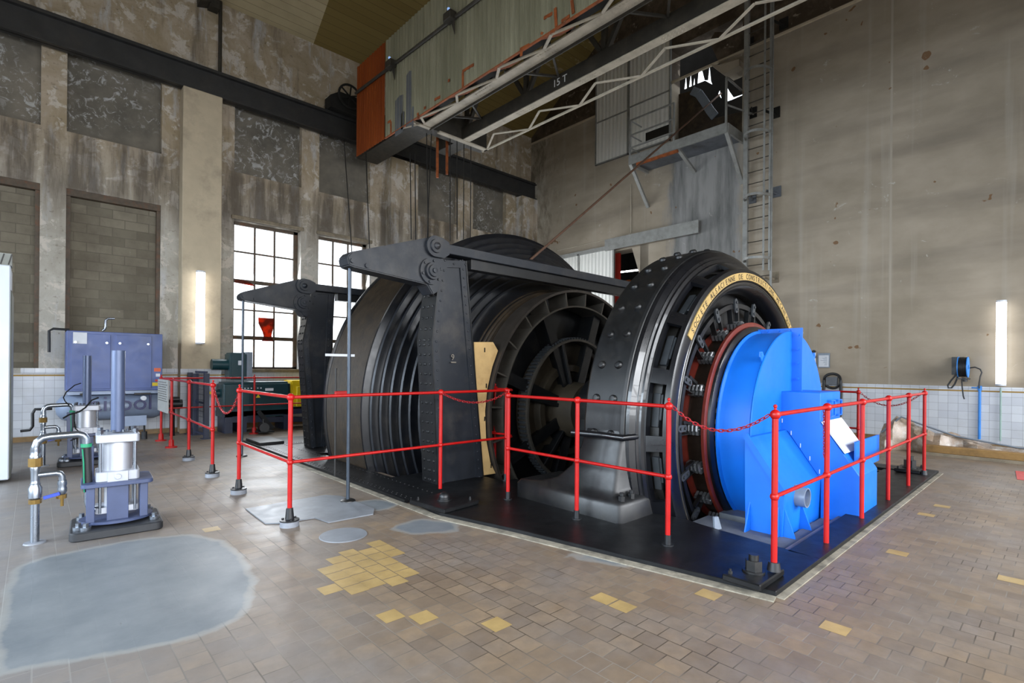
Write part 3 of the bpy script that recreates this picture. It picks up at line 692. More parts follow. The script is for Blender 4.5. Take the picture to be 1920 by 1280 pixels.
for k in range(18):
    d = 1+k*20 if k < 8 else 1+(k-18)*20
    b = MB()
    # pill-shaped clamp plate on the brush ring with two bolt heads
    R, T = rdir(d), tdir(d); c = pol(2.755, 1.45, d+1)
    pts = []
    for q in range(16):
        a = 2*PI*q/16; pts.append(c+T*(.038*math.cos(a))+R*(.05*(1 if math.sin(a) >= 0 else -1)+.038*math.sin(a)))
    b.prism(pts, (0, -.022, 0))
    for s in (-.042, .042): b.cyl(c+R*s+Vector((0, -.022, 0)), c+R*s+Vector((0, -.036, 0)), .016, 8)
    arm = b.build('brush_arm', 'coil_grey', mot, smooth=40)
    b = MB(); pblock(b, 2.74, 2.78, 1.24, 1.42, d+3.5, .03); pblock(b, 2.76, 2.82, 1.24, 1.42, d-2, .012)
    b.build('arm_strut', 'machine_black', arm, smooth=0)
    b = MB()
    for j in range(4):
        y = 2.675+j*.043
        pblock(b, y, y+.028, 1.17, 1.235, d-1.4, .05); pblock(b, y, y+.028, 1.17, 1.245, d+2.0, .045); b.cyl(pol(y+.014, 1.25, d-.6), pol(y+.014, 1.25, d+2.2), .013, 8)
    b.cyl(pol(2.66, 1.225, d+.3), pol(2.86, 1.225, d+.3), .012, 8)
    b.build('brush_holder', 'bright_steel', arm, smooth=40)
# feet: pad that flows up into the frame
for s in (1, -1):
    b = MB(); rows = []
    X = lambda x: AX+(x-AX)*s
    SEC = [(ZB, 4.03, 4.75, 2.85, 4.3), (.19, 4.03, 4.75, 2.85, 4.3), (.235, 4.05, 4.75, 2.87, 4.26), (.26, 4.07, 4.75, 2.94, 3.98), (.33, 4.10, 4.75, 2.955, 3.75), (.48, 4.14, 4.72, 2.965, 3.58), (.68, 4.19, 4.72, 2.97, 3.50), (.82, 4.235, 4.72, 2.97, 3.48), (.95, 4.26, 4.72, 2.99, 3.46)]
    for z, xa, xb, yA, yB in SEC:
        r = .05; q = [(xa+r, yA), (xb, yA), (xb, yB), (xa+r, yB), (xa, yB-r), (xa, yA+r)]
        rows.append([b.v((X(x), y, z)) for x, y in q])
    for i in range(len(rows)-1):
        for j in range(6): b.f([rows[i][j], rows[i][(j+1) % 6], rows[i+1][(j+1) % 6], rows[i+1][j]])
    b.f(rows[0]); b.f(rows[-1])
    ft = b.build('foot', 'machine_black', mot, smooth=50)
    b = MB(); b.tube([(X(4.12), 3.52, .83), (X(4.16), 3.2, .835), (X(4.17), 2.93, .83), (X(4.45), 2.9, .83)], .032, 10); b.build('joint_bead', 'gloss_black', ft, smooth=60)
    for y, x in ((2.9, 4.12), (2.9, 4.28)):
        bb = MB(); bb.nut((X(x), y, .235), .034, .05); bb.cyl((X(x), y, .235), (X(x), y, .315), .02, 10); bb.build('foot_bolt', 'machine_black', ft, smooth=30)
b = MB(); p = hz(1345, 972, .1); b.prism([(p.x-.05, p.y, 0), (p.x+.05, p.y-.02, 0), (p.x+.0, p.y-.01, .12), (p.x-.04, p.y+.01, .12)], (.01, .02, 0)); b.build('lifting_lug', 'pipe_grey', mot, smooth=0)
# ---------------------------------------------------------------- blue cover on the motor end
cov = thing('slip_ring_cover', (AX, 2.2, 0), 'bright blue sheet metal cover and pedestal on the end of the motor', 'cover')
b = MB(); lat(b, [(2.54, 1.04), (2.54, 1.125), (2.525, 1.13), (2.51, 1.10), (2.20, 1.10), (2.185, 1.115), (2.175, 1.11), (2.175, 0)], 128); b.build('round_housing', 'cover_blue', cov, smooth=30)
b = MB(); z1 = AZ+1.15; b.prism([(AX-.012, 2.56, z1), (AX-.012, 2.07, z1), (AX-.012, 2.07, 1.15), (AX-.012, 2.19, 1.15), (AX-.012, 2.19, z1-.09), (AX-.012, 2.56, z1-.09)], (.024, 0, 0)); b.build('joint_flange', 'cover_blue', cov, smooth=0)
for z in (1.4, 1.58, 1.74, 1.9):
    bb = MB(); bb.cyl((AX-.035, 2.11, z), (AX+.035, 2.11, z), .016, 6); bb.build('flange_bolt', 'cover_blue', cov)
for y in (2.2, 2.32, 2.45):
    bb = MB(); bb.cyl((AX-.035, y, AZ+1.125), (AX+.035, y, AZ+1.125), .014, 6); bb.build('flange_bolt', 'cover_blue', cov)
for x in (5.62, 7.15):
    d = math.degrees(math.acos((AX-x)/1.1)); c = pol(2.19, 1.1, d); b = MB(); R, T = rdir(d), tdir(d)
    pts = [c-T*.045, c+T*.045, c+T*.04+R*.08, c+R*.115, c-T*.04+R*.08]; b.prism(pts, (0, .012, 0)); b.cyl(c+R*.075+Vector((0, -.004, 0)), c+R*.075+Vector((0, .016, 0)), .02, 10)
    b.build('lifting_eye', 'cover_blue', cov, smooth=30)
# pedestal with sloped deck
PX, QX, BX = 4.62, 5.62, 5.53
b = MB()
prof = [(1.945, ZB), (1.64, ZB), (1.62, .455), (1.93, .90), (1.96, .90)]
b.prism([(PX, y, z) for y, z in prof], (1.5, 0, 0)); b.far(1.1).build('pedestal', 'cover_blue', cov, smooth=0, bevel=.004)
for x in (PX+.02, PX+.40): MB().prism([(x, 1.64, ZB), (x, 1.52, ZB), (x, 1.64, .36)], (.014, 0, 0)).far(1.1).build('gusset', 'cover_blue', cov, smooth=0)
for y in (1.9, 1.66): MB().prism([(PX, y, ZB), (PX-.13, y, ZB), (PX, y, .34)], (0, .012, 0)).far(1.1).build('gusset', 'cover_blue', cov, smooth=0)
b = MB(); b.box(PX-.14, PX+1.2, 1.5, 1.96, ZB-.01, ZB+.012); b.far(1.1).build('foot_flange', 'cover_blue', cov, smooth=0)
for q_ in (((PX-.008, 1.62, .455), (PX-.008, 1.95, .925), .02, .05), ((BX-.008, 1.65, .45), (BX-.008, 2.0, .9), .02, .04)): MB().bar(*q_).far(1.1).build('slope_edging', 'cover_blue', cov, smooth=0)
b = MB(); b.prism([(BX, 2.176, 1.285), (BX, 1.625, 1.285), (BX, 1.625, 1.0), (BX, 1.30, .535), (BX, 1.30, .11), (BX, 1.62, ZB), (BX, 1.62, .455), (BX, 1.92, .89), (BX, 2.176, .89)], (.62, 0, 0))
b.far(1.1).build('brush_box', 'cover_blue', cov, smooth=0, bevel=.006)
b = MB(); b.prism([(BX-.004, 1.618, 1.004), (BX+.60, 1.618, 1.004), (BX+.60, 1.42, .725), (BX-.004, 1.42, .725)], (0, -.012, .008)); b.far(1.1).build('chute_panel', 'white_label', cov, smooth=0)['label'] = 'pale sloping panel'  # paler than the blue sheets around it
b = MB(); b.box(BX+.12, BX+.98, 1.36, 1.375, .56, .83); b.far(1.1).build('upright_plate', 'cover_blue', cov, smooth=0)
for x in (BX+.2, BX+.42):
    b = MB(); b.tube([(x, 1.625, 1.2), (x, 1.595, 1.2), (x+.13, 1.595, 1.2), (x+.13, 1.595, 1.05), (x, 1.595, 1.05), (x, 1.625, 1.05)], .01, 6); b.far(1.1).build('louvre', 'cover_blue', cov, smooth=40)
p = hy(1498, 932, 1.6); b = MB(); b.lathe([(0, .085), (-.12, .085), (-.12, .075), (0, .075)], (p.x+.03, 1.66, p.z), (0, 1, 0), 24); b.cyl((p.x+.03, 1.63, p.z), (p.x+.03, 1.65, p.z), .1, 24); b.far(1.1).build('pipe_stub', 'pipe_grey', cov, smooth=30)
for i in range(5): MB().box(BX-.004, BX, 1.965-i*.085, 1.972-i*.085, .97-i*.115, 1.01-i*.115).far(1.1).build('clip', 'white_label', cov, smooth=0)
# ---------------------------------------------------------------- brakes
def rivets(b, a, c, n, ax, r=.016):
    a, c = Vector(a), Vector(c)
    for i in range(n): b.dome(a+(c-a)*(i/(n-1)), r, ax, .014, 6)
def brake_post(Y, D, px, label, lev_label, tie_label, rod_label, rodpx, mat):
    P = lambda x, y: hy(x, y, Y)
    tl, tr, nt, bl, br = [P(*q) for q in px]
    z0 = .035; bl = Vector((bl.x, Y, z0)); br = Vector((br.x, Y, z0))
    t = thing('brake_post', ((bl.x+br.x)/2, Y, z0), label, 'brake post')
    zt = tl.z
    W_ = .035
    b = MB(); b.prism([tl+Vector((0, .03, 0)), tr+Vector((0, .03, 0)), br+Vector((0, .03, 0)), bl+Vector((0, .03, 0)), nt+Vector((0, .03, 0))], (0, .03, 0))
    b.prism([tl+Vector((0, D-.05, 0)), tr+Vector((0, D-.05, 0)), br+Vector((0, D-.05, 0)), bl+Vector((0, D-.05, 0)), nt+Vector((0, D-.05, 0))], (0, .03, 0))
    b.build('web_plate', mat, t, smooth=0)
    # framing angles round the web with rivets
    b = MB(); loop = [bl, nt, tl, tr, br]
    w = .09; st = [0]
    def strip(p, q, inn):
        n_ = inn.normalized()*w; o_ = Vector((0, .003*st[0], 0)); st[0] += 1; b.prism([p+o_, q+o_, q+n_+o_, p+n_+o_], (0, .03, 0)); rivets(b, p+n_*.5+o_, q+n_*.5+o_, max(3, int((q-p).length/.11)), (0, -1, 0), .015)
    strip(nt, bl, Vector((1, 0, 0))); strip(tl, nt, Vector((1, 0, 0))); strip(tl, tr, Vector((0, 0, -1))); strip(tr, br, Vector((-1, 0, 0)))
    b.build('riveted_angle', mat, t, smooth=30)
    b = MB()
    for p, q, sgn in ((bl, nt, -1), (nt, tl, -1), (tr, br, 1)):
        d = (q-p); nn = Vector((sgn, 0, 0))*.02
        b.prism([p, q, q+nn, p+nn], (0, D, 0)); k = max(4, int(d.length/.115))
        for y in (.06, .06+.12, D-.18, D-.06): rivets(b, p+d*.02+nn+Vector((0, y, 0)), q-d*.02+nn+Vector((0, y, 0)), k, (sgn, 0, 0), .021)
    b.build('side_flange', 'machine_black', t, smooth=30)
    # bell crank lever
    L = [P(*q) for q in LEV[label]]
    e0, e1, tip, bot = L[:4]
    lv = thing('brake_lever', (e1.x, Y, e1.z), lev_label, 'brake lever')
    out = L[4:]
    b = MB(); b.prism([q+Vector((0, -.06, 0)) for q in out], (0, .24, 0)); b.build('lever_plate', mat, lv, smooth=0, bevel=.012, seg=2)
    Nn = Vector((0, -1, 0))
    b = MB(); c = e0+Nn*.11; b.lathe([(0, .085), (.025, .08), (.025, .045), (.045, .04), (.06, .018), (.075, 0)], c, Nn, 28); b.build('upper_boss', mat, lv, smooth=30)
    b = MB(); c = e1+Nn*.06; b.lathe([(0, .16), (.03, .16), (.03, .105), (.07, .10), (.07, .075), (.095, .07), (.095, .03), (.115, .03), (.12, 0)], c, Nn, 32)
    for k in range(6): q = c+Vector((math.cos(k*PI/3+.3), 0, math.sin(k*PI/3+.3)))*.132+Nn*.03; b.nut(q, .017, .018, Nn)
    b.build('lower_boss', mat, lv, smooth=30)
    b = MB(); c = tip+Nn*.06
    for q in (c, c+Vector((.17, 0, -.03))): b.cyl(q, q+Nn*.02, .026, 12)
    b.cyl(tip+Nn*.06, tip+Vector((0, D*.45, 0)), .018, 10); b.cyl(e1+Nn*.05, e1+Vector((0, D*.5, 0)), .06, 16); b.cyl(e0+Nn*.05, e0+Vector((0, D*.5, 0)), .05, 16)
    b.build('pin', mat, lv, smooth=30)
    # tie beam over the drum to the twin post on the far side
    tb = thing('tie_beam', (AX, Y, e0.z), tie_label, 'beam'); xe = 2*AX-e0.x
    b = MB(); b.box(e0.x+.19, xe-.19, Y-.10, Y+.10, e0.z-.06, e0.z+.06); b.build('beam', mat, tb, smooth=0, bevel=.006)
    MB().box(tr.x+.06, 2*AX-tr.x-.06, Y-.04, Y+.10, e0.z-.19, e0.z-.06).build('lower_chord', 'machine_black', tb, smooth=0)
    for x in (e0.x, xe):
        s_ = 1 if x < AX else -1; b = MB(); pts = [Vector((x-s_*.128*math.sin(PI*q/12), Y-.11, e0.z+.128*math.cos(PI*q/12))) for q in range(13)]+[Vector((x+s_*.12, Y-.11, e0.z-.128)), Vector((x+s_*.2, Y-.11, e0.z-.075)), Vector((x+s_*.2, Y-.11, e0.z+.075)), Vector((x+s_*.1, Y-.11, e0.z+.115))]
        b.prism(pts, (0, .05, 0)); b.box(min(x+s_*.08, x+s_*.2), max(x+s_*.08, x+s_*.2), Y-.06, Y+.1, e0.z-.06, e0.z+.06); b.build('eye_plate', mat, tb, smooth=30)
    # pull rod down to the floor
    ry = Y+D*.2; r0 = hy(rodpx[0], rodpx[1], ry)
    rd = thing('brake_rod', (r0.x, ry, 0), rod_label, 'rod')
    MB().cyl((r0.x, ry, .0), (r0.x, ry, r0.z+.05), .019, 12).build('rod', 'rod_steel', rd, smooth=40)
    MB().lathe([(0, .03), (0, .085), (.02, .08), (.035, .05), (.035, .022)], (r0.x, ry, 0), (0, 0, 1), 24).build('floor_ring', 'machine_black', rd, smooth=30)
    # twin post on the far side of the drum
    o = thing('brake_post', (2*AX-br.x, Y, z0), 'rear black brake post on the far side of the drum, '+('near rim' if Y < 7 else 'far rim'), 'brake post')
    b = MB(); mm = [Vector((2*AX-q.x, q.y, q.z)) for q in (tl, tr, br, bl, nt)]; b.prism(mm, (0, D, 0)); b.build('web_plate', mat, o, smooth=0)
    return t, (tl, tr, nt, bl, br)
M['rod_steel'] = paint('rod_steel', '#3b434d', .35, .5, .15, 6)
L1 = 'black riveted brake post marked with a figure 9 beside the near drum rim'
L2 = 'black riveted brake post in front of the windows by the far drum rim'
LEV = {L1: [(808, 464), (802, 510), (656, 490), (803, 545), (647, 482), (655, 473), (795, 447), (812, 447), (826, 462), (826, 520), (815, 548), (807, 553), (796, 534), (660, 502), (650, 498)],
       L2: [(566, 537), (565, 568), (455, 556), (566, 585), (449, 552), (456, 547), (558, 524), (568, 524), (579, 536), (580, 585), (574, 594), (566, 592), (558, 581), (456, 563), (449, 560)]}
bp, q1 = brake_post(5.35, .33, ((829, 487), (873, 489), (812, 640), (822, 905), (905, 905)), L1, 'slate grey triangular brake lever with round bosses on the post marked 9',
  'long dark tie beam crossing over the drum from the post marked 9', 'tall thin brake rod standing on the tiles below the near brake lever', (656, 500), 'slate_paint')
bp2, q2 = brake_post(9.2, .26, ((588, 541), (626, 543), (569, 640), (583, 832), (612, 838)), L2, 'dark triangular brake lever standing out against the left hand window',
  'dark tie beam crossing behind the drum in front of the right hand window', 'thin brake rod hanging below the far lever in front of the window', (456, 560), 'slate_paint')
b = MB(); p = hy(849, 672, 5.35); text_mb(b, '9', (p.x-.03, 5.347, p.z-.02), (1, 0, 0), (0, 0, 1), .11, .001); b.box(p.x-.03, p.x+.05, 5.345, 5.348, p.z-.055, p.z-.04)
b.build('painted_number', 'number_grey', bp, smooth=0)
# wooden brake shoe
P = [hy(*q, 5.36) for q in ((889, 641), (925, 641), (935, 658), (930, 690), (919, 730), (917, 770), (921, 820), (928, 862), (937, 890), (940, 905), (904, 905), (897, 800))]
tp = []
for q in P:
    r = math.hypot(q.x-AX, q.z-AZ)
    if r < 1.93: q = Vector((AX+(q.x-AX)*1.93/r, q.y, AZ+(q.z-AZ)*1.93/r))
    tp.append(Vector((q.x, q.y, max(q.z, .045))))
sh = thing('brake_shoe', (tp[0].x, 5.36, .05), 'pale wooden brake shoe between the post marked 9 and the drum rim', 'brake shoe')
b = MB(); b.prism(tp, (0, .22, 0)); b.build('wood_block', 'plywood', sh, smooth=0, bevel=.004)
b = MB()
for q in ((909, 656), (912, 723), (909, 785), (921, 873)):
    c = hy(*q, 5.355); b.box(c.x-.008, c.x+.008, 5.354, 5.36, c.z-.03, c.z+.03)
b.build('slot', 'name_black', sh, smooth=0)
# little bars seen against the drum rope
p = hy(611, 665, 8.0); q = hy(652, 665, 8.0)
# ---------------------------------------------------------------- red guard rails
M['rail_red'] = paint('rail_red', '#a00f0d', .38, 0, .12, 8, 0, '#7a1410', .2, spec=.35)
M['socket_black'] = paint('socket_black', '#191a1d', .4, 0, .2, 9)
M['puck_grey'] = paint('puck_grey', '#767a82', .6, 0, .15, 9)
M['chain_red'] = paint('chain_red', '#961b20', .4, .1, .2, 20)
def post(t, x, y, z0, zt, zm, kind, finial=True):
    b = MB(); zb_ = z0
    b.cyl((x, y, z0), (x, y, zt), .021, 14)
    b.ball((x, y, zt), .036, 14); b.ball((x, y, zm), .031, 12)
    if finial: b.cyl((x, y, zt+.03), (x, y, zt+.05), .009, 8); b.ball((x, y, zt+.058), .014, 10)
    p = b.build('post', 'rail_red', t, smooth=50)
    if kind == 'puck':
        MB().lathe([(0, 0), (0, .085), (.05, .083), (.05, 0)], (x, y, 0), (0, 0, 1), 24).build('grey_puck', 'puck_grey', p, smooth=30)
        b = MB().lathe([(.05, 0), (.05, .086), (.062, .086), (.068, .04), (.17, .03), (.17, 0)], (x, y, 0), (0, 0, 1), 24)
        for k in range(3): q = (x+.062*math.cos(k*2.1+.4), y+.062*math.sin(k*2.1+.4), .062); b.nut(q, .012, .014)
        b.build('socket', 'socket_black', p, smooth=30)
    elif kind == 'cone': MB().lathe([(z0, 0), (z0, .045), (z0+.06, .036), (z0+.06, 0)], (x, y, 0), (0, 0, 1), 20).build('socket', 'socket_black', p, smooth=30)
    elif kind == 'pipe': MB().lathe([(z0, 0), (z0, .05), (z0+.008, .05), (z0+.008, .027), (z0+.085, .026), (z0+.085, 0)], (x, y, 0), (0, 0, 1), 20).build('socket', 'socket_black', p, smooth=30)
    elif kind == 'red': MB().lathe([(0, 0), (0, .095), (.02, .095), (.025, .045), (.14, .04), (.14, 0)], (x, y, 0), (0, 0, 1), 20).build('socket', 'rail_red', p, smooth=30)
    return p
def rails(t, pts, zt, zm, r=.0165):
    MB().tube([(x, y, zt) for x, y in pts], r, 10).build('top_rail', 'rail_red', t, smooth=50)
    MB().tube([(x, y, zm) for x, y in pts], r*.92, 10).build('mid_rail', 'rail_red', t, smooth=50)
# right hand run
Y1 = 1.40; zt, zm = hy(1454, 777, Y1).z, hy(1453, 930.5, Y1).z
P1 = [(hy(px, 850, Y1).x, Y1) for px in (1453, 1550.5, 1616.5, 1665.5, 1703.3, 1732.8)]
t = thing('guard_rail', (P1[0][0], Y1, ZB), 'red pipe guard rail with six posts in front of the blue cover', 'guard rail')
for i, (x, y) in enumerate(P1): post(t, x, y, ZB+(.06 if i in (0,) else .0), zt, zm, 'cone' if i in (0, 5) else '', i in (0, 5))
rails(t, [P1[0], P1[-1]], zt, zm); RIGHT0 = Vector((P1[0][0], Y1, zt)); RIGHT5 = Vector((P1[-1][0], Y1, zt))
# front run
X2 = 3.87; zt2, zm2 = hx(1253.7, 761.6, X2).z, hx(1253, 893.5, X2).z
P2 = [(X2, hx(px, py, X2).y) for px, py in ((953, 838), (1082, 862), (1253, 893.5))]
t = thing('guard_rail', (X2, P2[2][1], ZB), 'red pipe guard rail with three posts across the front of the black motor', 'guard rail')
for i, (x, y) in enumerate(P2): post(t, x, y, ZB, zt2, zm2, 'pipe', i != 1)
rails(t, [P2[0], P2[-1]], zt2, zm2); FRONT2 = Vector((X2, P2[2][1], zt2))
# middle run with the corner on the tiles
Y3 = 4.96; zt3, zm3 = hy(537.5, 744.7, Y3).z, hy(538, 867, Y3).z
xa = 1.765; A3, B3 = (xa, 6.6), (xa, Y3); C3, D3 = (hy(826, 835, Y3).x, Y3), (hy(949, 822, Y3).x, Y3); E3 = (hy(928, 811, 5.5).x, 5.5)
t = thing('guard_rail', (xa, Y3, 0), 'red pipe guard rail turning a corner on the tiles in front of the winding drum', 'guard rail')
post(t, *A3, .05, zt3, zm3, 'puck'); post(t, *B3, .05, zt3, zm3, 'puck', False); post(t, *C3, .09, zt3, zm3, '', False); post(t, *D3, ZB, zt3, zm3, 'pipe', False); post(t, *E3, ZB, zt3, zm3, '')
rails(t, [A3, (xa, Y3+.05), B3, (xa+.05, Y3), D3], zt3, zm3)
xe = D3[0]
bend = [D3, (xe+.10, Y3+.01), (xe+.17, Y3+.10), (xe+.20, Y3+.25), (xe+.16, 5.4), (xe+.06, 5.48), E3]
rails(t, bend, zt3, zm3)
MB().box(E3[0]-.12, E3[0]+.2, 5.42, 5.58, ZB, ZB+.012).build('foot_plate', 'deck_black', t, smooth=0)
# left run to the wall and the run along the wall
X4 = 1.80; zt4, zm4 = hx(394, 721, X4-.03).z, hx(394, 803, X4-.03).z
P4 = [(1.84, 12.15), (1.83, 11.05), (1.79, 9.4), (1.765, 7.82)]
t = thing('guard_rail', (X4, 9, 0), 'red pipe guard rail with a grey placard running back beside the blue compressor', 'guard rail')
for i, (x, y) in enumerate(P4): post(t, x, y, .05 if i > 1 else .02, zt4, zm4, 'puck' if i > 1 else 'red', i in (0, 3))
rails(t, [P4[0], P4[-1]], zt4, zm4)
Y5 = 12.15; zt5, zm5 = zt4, zm4; x5 = hy(477, 750, Y5).x
t = thing('guard_rail', (x5, Y5, 0), 'red pipe guard rail in the background passing in front of the green motor', 'guard rail')
post(t, x5, Y5, .02, zt5, zm5, 'red'); rails(t, [(P4[0][0]+.04, Y5), (7.0, Y5)], zt5, zm5)
# far run behind the blue cover
X6 = 9.62; y6 = hx(1609, 790, X6).y; zt6, zm6 = hx(1609, 735, X6).z, hx(1609, 803, X6).z
t = thing('guard_rail', (X6, y6, ZB), 'dark red guard rail partly hidden behind the blue cover', 'guard rail')
post(t, X6, y6, ZB, zt6, zm6, 'cone'); post(t, X6, y6+2.0, ZB, zt6, zm6, 'cone'); rails(t, [(X6, y6), (X6, y6+2.0)], zt6, zm6)
# placard on the left rail
M['placard'] = paint('placard', '#9a9a97', .6, 0, .15, 9)
M['placard_ink'] = paint('placard_ink', '#55534f', .7)
p0, p1 = hx(299, 708, 1.8), hx(319, 777, 1.8)
pl = thing('placard', (1.80, 11.6, p1.z), 'grey lettered placard fixed between two red posts in front of the compressor', 'sign')
MB().box(1.775, 1.79, 11.08, 12.12, zm4-.02, zt4-.01).build('board', 'placard', pl, smooth=0)
b = MB()
for i in range(9):
    z = zt4-.07-i*.043; y = 12.05
    while y > 11.25:
        w = random.uniform(.04, .14); b.box(1.7735, 1.775, y-w, y, z, z+.016); y -= w+.03
b.build('lines_of_text', 'placard_ink', pl, smooth=0)
# ---------------------------------------------------------------- chains
def chain(name, a, c, sag, label, link=.048, r=.0042, hang=None):
    a, c = Vector(a), Vector(c); N = 200; pts = []
    for i in range(N+1):
        u = i/N; pts.append(a.lerp(c, u)-Vector((0, 0, sag*4*u*(1-u))))
    b = MB(); acc = 0; k = 0; last = pts[0]; q0 = pts[0]
    for p in pts[1:]:
        acc += (p-last).length; last = p
        if acc >= link*.74:
            acc = 0; mid = (q0+p)/2; d = (p-q0).normalized(); s = d.cross(Vector((0, 0, 1))); s = s.normalized() if s.length > .1 else Vector((1, 0, 0)); u = s.cross(d)
            w = (s+u*.6).normalized() if k % 2 else (u-s*.6).normalized()
            L, H = link*.5, link*.22
            ring = [mid+d*(L-H)*sg+d*H*math.cos(t_)*1.0+w*H*math.sin(t_) for sg, ts in ((1, (-1.57, -.6, .6, 1.57)), (-1, (1.57, 2.5, 3.8, 4.71))) for t_ in ts]
            b.tube(ring, r, 5, closed=True); k += 1; q0 = p
    return tag(b.build('chain', 'chain_red', smooth=60), label, 'chain')
o = Vector((0, -.035, -.01))
chain('chain', FRONT2+Vector((.0, -.035, 0)), RIGHT0+Vector((0, .035, 0)), .155, 'red chain sagging in front of the motor commutator and blue cover')
chain('chain', (C3[0], Y3-.035, zt3-.01), (D3[0], Y3-.035, zt3-.01), .125, 'red chain sagging across the wooden brake shoe')
chain('chain', (1.765, 7.80, zt4-.02), (A3[0], A3[1]+.02, zt3-.02), .30, 'red chain hanging deeply between the two posts left of the green motor')
chain('chain', (X6, y6-.03, zt6-.01), RIGHT5+Vector((0, .03, 0)), .19, 'dark red chain sagging in front of the white tiles at the far right corner')
p = hy(1545, 768, 1.43); q = hy(1545, 858, 1.43); chain('chain', p, q, .0, 'thin red chain hanging straight down beside the second post of the right rail', .03, .003)
# ---------------------------------------------------------------- crane
M['sheet_grey'] = (lambda n: (n.bump(n.wave(1.0, 'Y', 0, 'SIN', (1, 12, 0)), .5, .01), n.fin(n.mix(n.ramp(n.noise(.9, 7, .65, (1, 2.2, .25)), (.38, 0.0), (.66, 1.0)), '#75725c', n.mix(n.ramp(n.noise(2.2, 6, .6, (1, 3, .3)), (.4, 0.0), (.7, 1.0)), '#9a967e', '#87836d')), .7, 0, .25))[1])(NM('sheet_grey'))
M['sheet_rust'] = (lambda n: (n.bump(n.wave(1.0, 'Y', 0, 'SIN', (1, 12, 0)), .5, .01), n.fin(n.mix(n.ramp(n.noise(.8, 6, .6, (1, 2, .5)), (.35, 0.0), (.7, 1.0)), '#7a350c', '#8f4312'), .7, 0, .25))[1])(NM('sheet_rust'))
M['rust'] = paint('rust', '#8a4517', .8, 0, .35, 9, .2, '#3d2010', .6)
M['bare_grey'] = paint('bare_grey', '#55575a', .7, 0, .2, 4)
M['crane_cream'] = paint('crane_cream', '#b3a997', .6, 0, .15, 4, .1, '#4c4335', .4)
M['crane_dark'] = paint('crane_dark', '#2f2b24', .6, 0, .25, 5, .1, '#574f42', .4)
M['white_paint'] = paint('white_paint', '#d5d5d0', .6)
cr = thing('overhead_crane', (7, 8, 6.72), 'overhead travelling crane bridge with cream flanges, dark lattice and hanging corrugated sheets', 'crane')
SX = 5.87
def corr(y0, y1, z0, z1, name, mat):
    b = MB(); n_ = int((y1-y0)/.06); va = []; vb = []
    for i in range(n_+1):
        y = y0+(y1-y0)*i/n_; x = SX+(.012 if i % 2 else -.012); va.append(b.v((x, y, z0))); vb.append(b.v((x, y, z1)))
    for i in range(n_): b.f([va[i], va[i+1], vb[i+1], vb[i]])
    o = b.build(name, mat, cr, smooth=0); md = o.modifiers.new('thickness', 'SOLIDIFY'); md.thickness = .008; return o
corr(-2.0, 10.71, 6.72, 8.95, 'sheet_cladding', 'sheet_grey'); corr(10.71, 12.15, 6.72, 8.95, 'sheet_cladding', 'sheet_rust')['label'] = 'rust orange end sheets'
b = MB()
for (px, py, qx, qy, r) in ((741, 185, 755, 247, 0), (762, 137, 771, 232, 0), (752, 210, 757, 240, 0), (772, 200, 775, 238, 0)):
    p, q = hx(px, py, SX-.02), hx(qx, qy, SX-.02); b.prism([(SX-.018, p.y, q.z), (SX-.018, q.y, q.z), (SX-.018, q.y, p.z-.03), (SX-.018, (p.y+q.y)/2, p.z), (SX-.018, p.y, p.z-.05)], (.004, 0, 0))
b.build('bare_streaks', 'bare_grey', cr, smooth=0)
b = MB()
for px, py, qx, qy in ((727, 230, 733, 226), (733, 228, 733, 250), (867, 134, 888, 121), (868, 136, 868, 165), (975, 93, 992, 84), (978, 92, 977, 105), (1020, 34, 1036, 25), (1041, 15, 1043, 50), (1053, 40, 1068, 30), (815, 187, 826, 181), (795, 203, 798, 201), (1033, 60, 1040, 57), (783, 212, 785, 222), (1072, 0, 1075, 25), (840, 152, 843, 150), (1017, 60, 1015, 65)):
    p, q = hx(px, py, SX-.016), hx(qx, qy, SX-.016); MB().bar(p, q, .05, .012, (1, 0, 0)).build('rust_mark', 'rust', cr, smooth=0)
MB().box(SX-.02, SX+.02, -2, 10.7, 6.715, 6.735).build('rusty_edge', 'rust', cr, smooth=0)
p0, p1 = hx(667, 175, SX-.05), hx(850, 35, SX-.05); d = (p1-p0)
MB().cyl(p0, p0+d*3.0, .035, 8).build('sheet_rail', 'crane_dark', cr, smooth=40)
for px, py in ((734, 122), (845, 33)):
    c = hx(px, py, SX-.08); b = MB(); b.box(c.x-.1, c.x+.05, c.y-.12, c.y+.12, c.z-.08, c.z+.08); b.prism([(c.x, c.y-.1, c.z-.05), (c.x, c.y+.02, c.z-.05), (c.x, c.y-.12, c.z-.38)], (.03, 0, 0))
    k = b.build('spotlight', 'crane_dark', cr, smooth=0, bevel=.01); MB().ball((c.x-.05, c.y, c.z+.14), .03, 10).build('bulb', 'lamp_glass', k)
ZC = 7.0
def girder(x0, x1, yA, yB, wx, name):
    g = MB().box(x0, x1, yB, yA, ZC-.015, ZC+.01).build('bottom_flange', 'crane_cream', cr, smooth=0)
    b = MB()
    for i in range(8):
        y = yA-1.9-i*1.74
        for j in range(8):
            for k in (x0+.06, x1-.06): b.dome((k, y-j*.06, ZC-.015), .018, (0, 0, -1), .012, 6)
    b.build('rivets', 'crane_cream', g, smooth=0)
    return g
girder(6.42, 6.64, 10.05, -2, 0, 'a'); girder(7.56, 7.75, 10.05, -2, 0, 'b')
b = MB(); b.box(7.56, 7.58, -2, 10.05, ZC, ZC+.29); b.box(6.64, 6.66, -2, 10.05, ZC-.07, ZC+.12); b.build('girder_web', 'crane_dark', cr, smooth=0)
yv0, yv1 = hx(985, 235, 7.6).y, hx(1132, 120, 7.6).y; pv = yv0-yv1
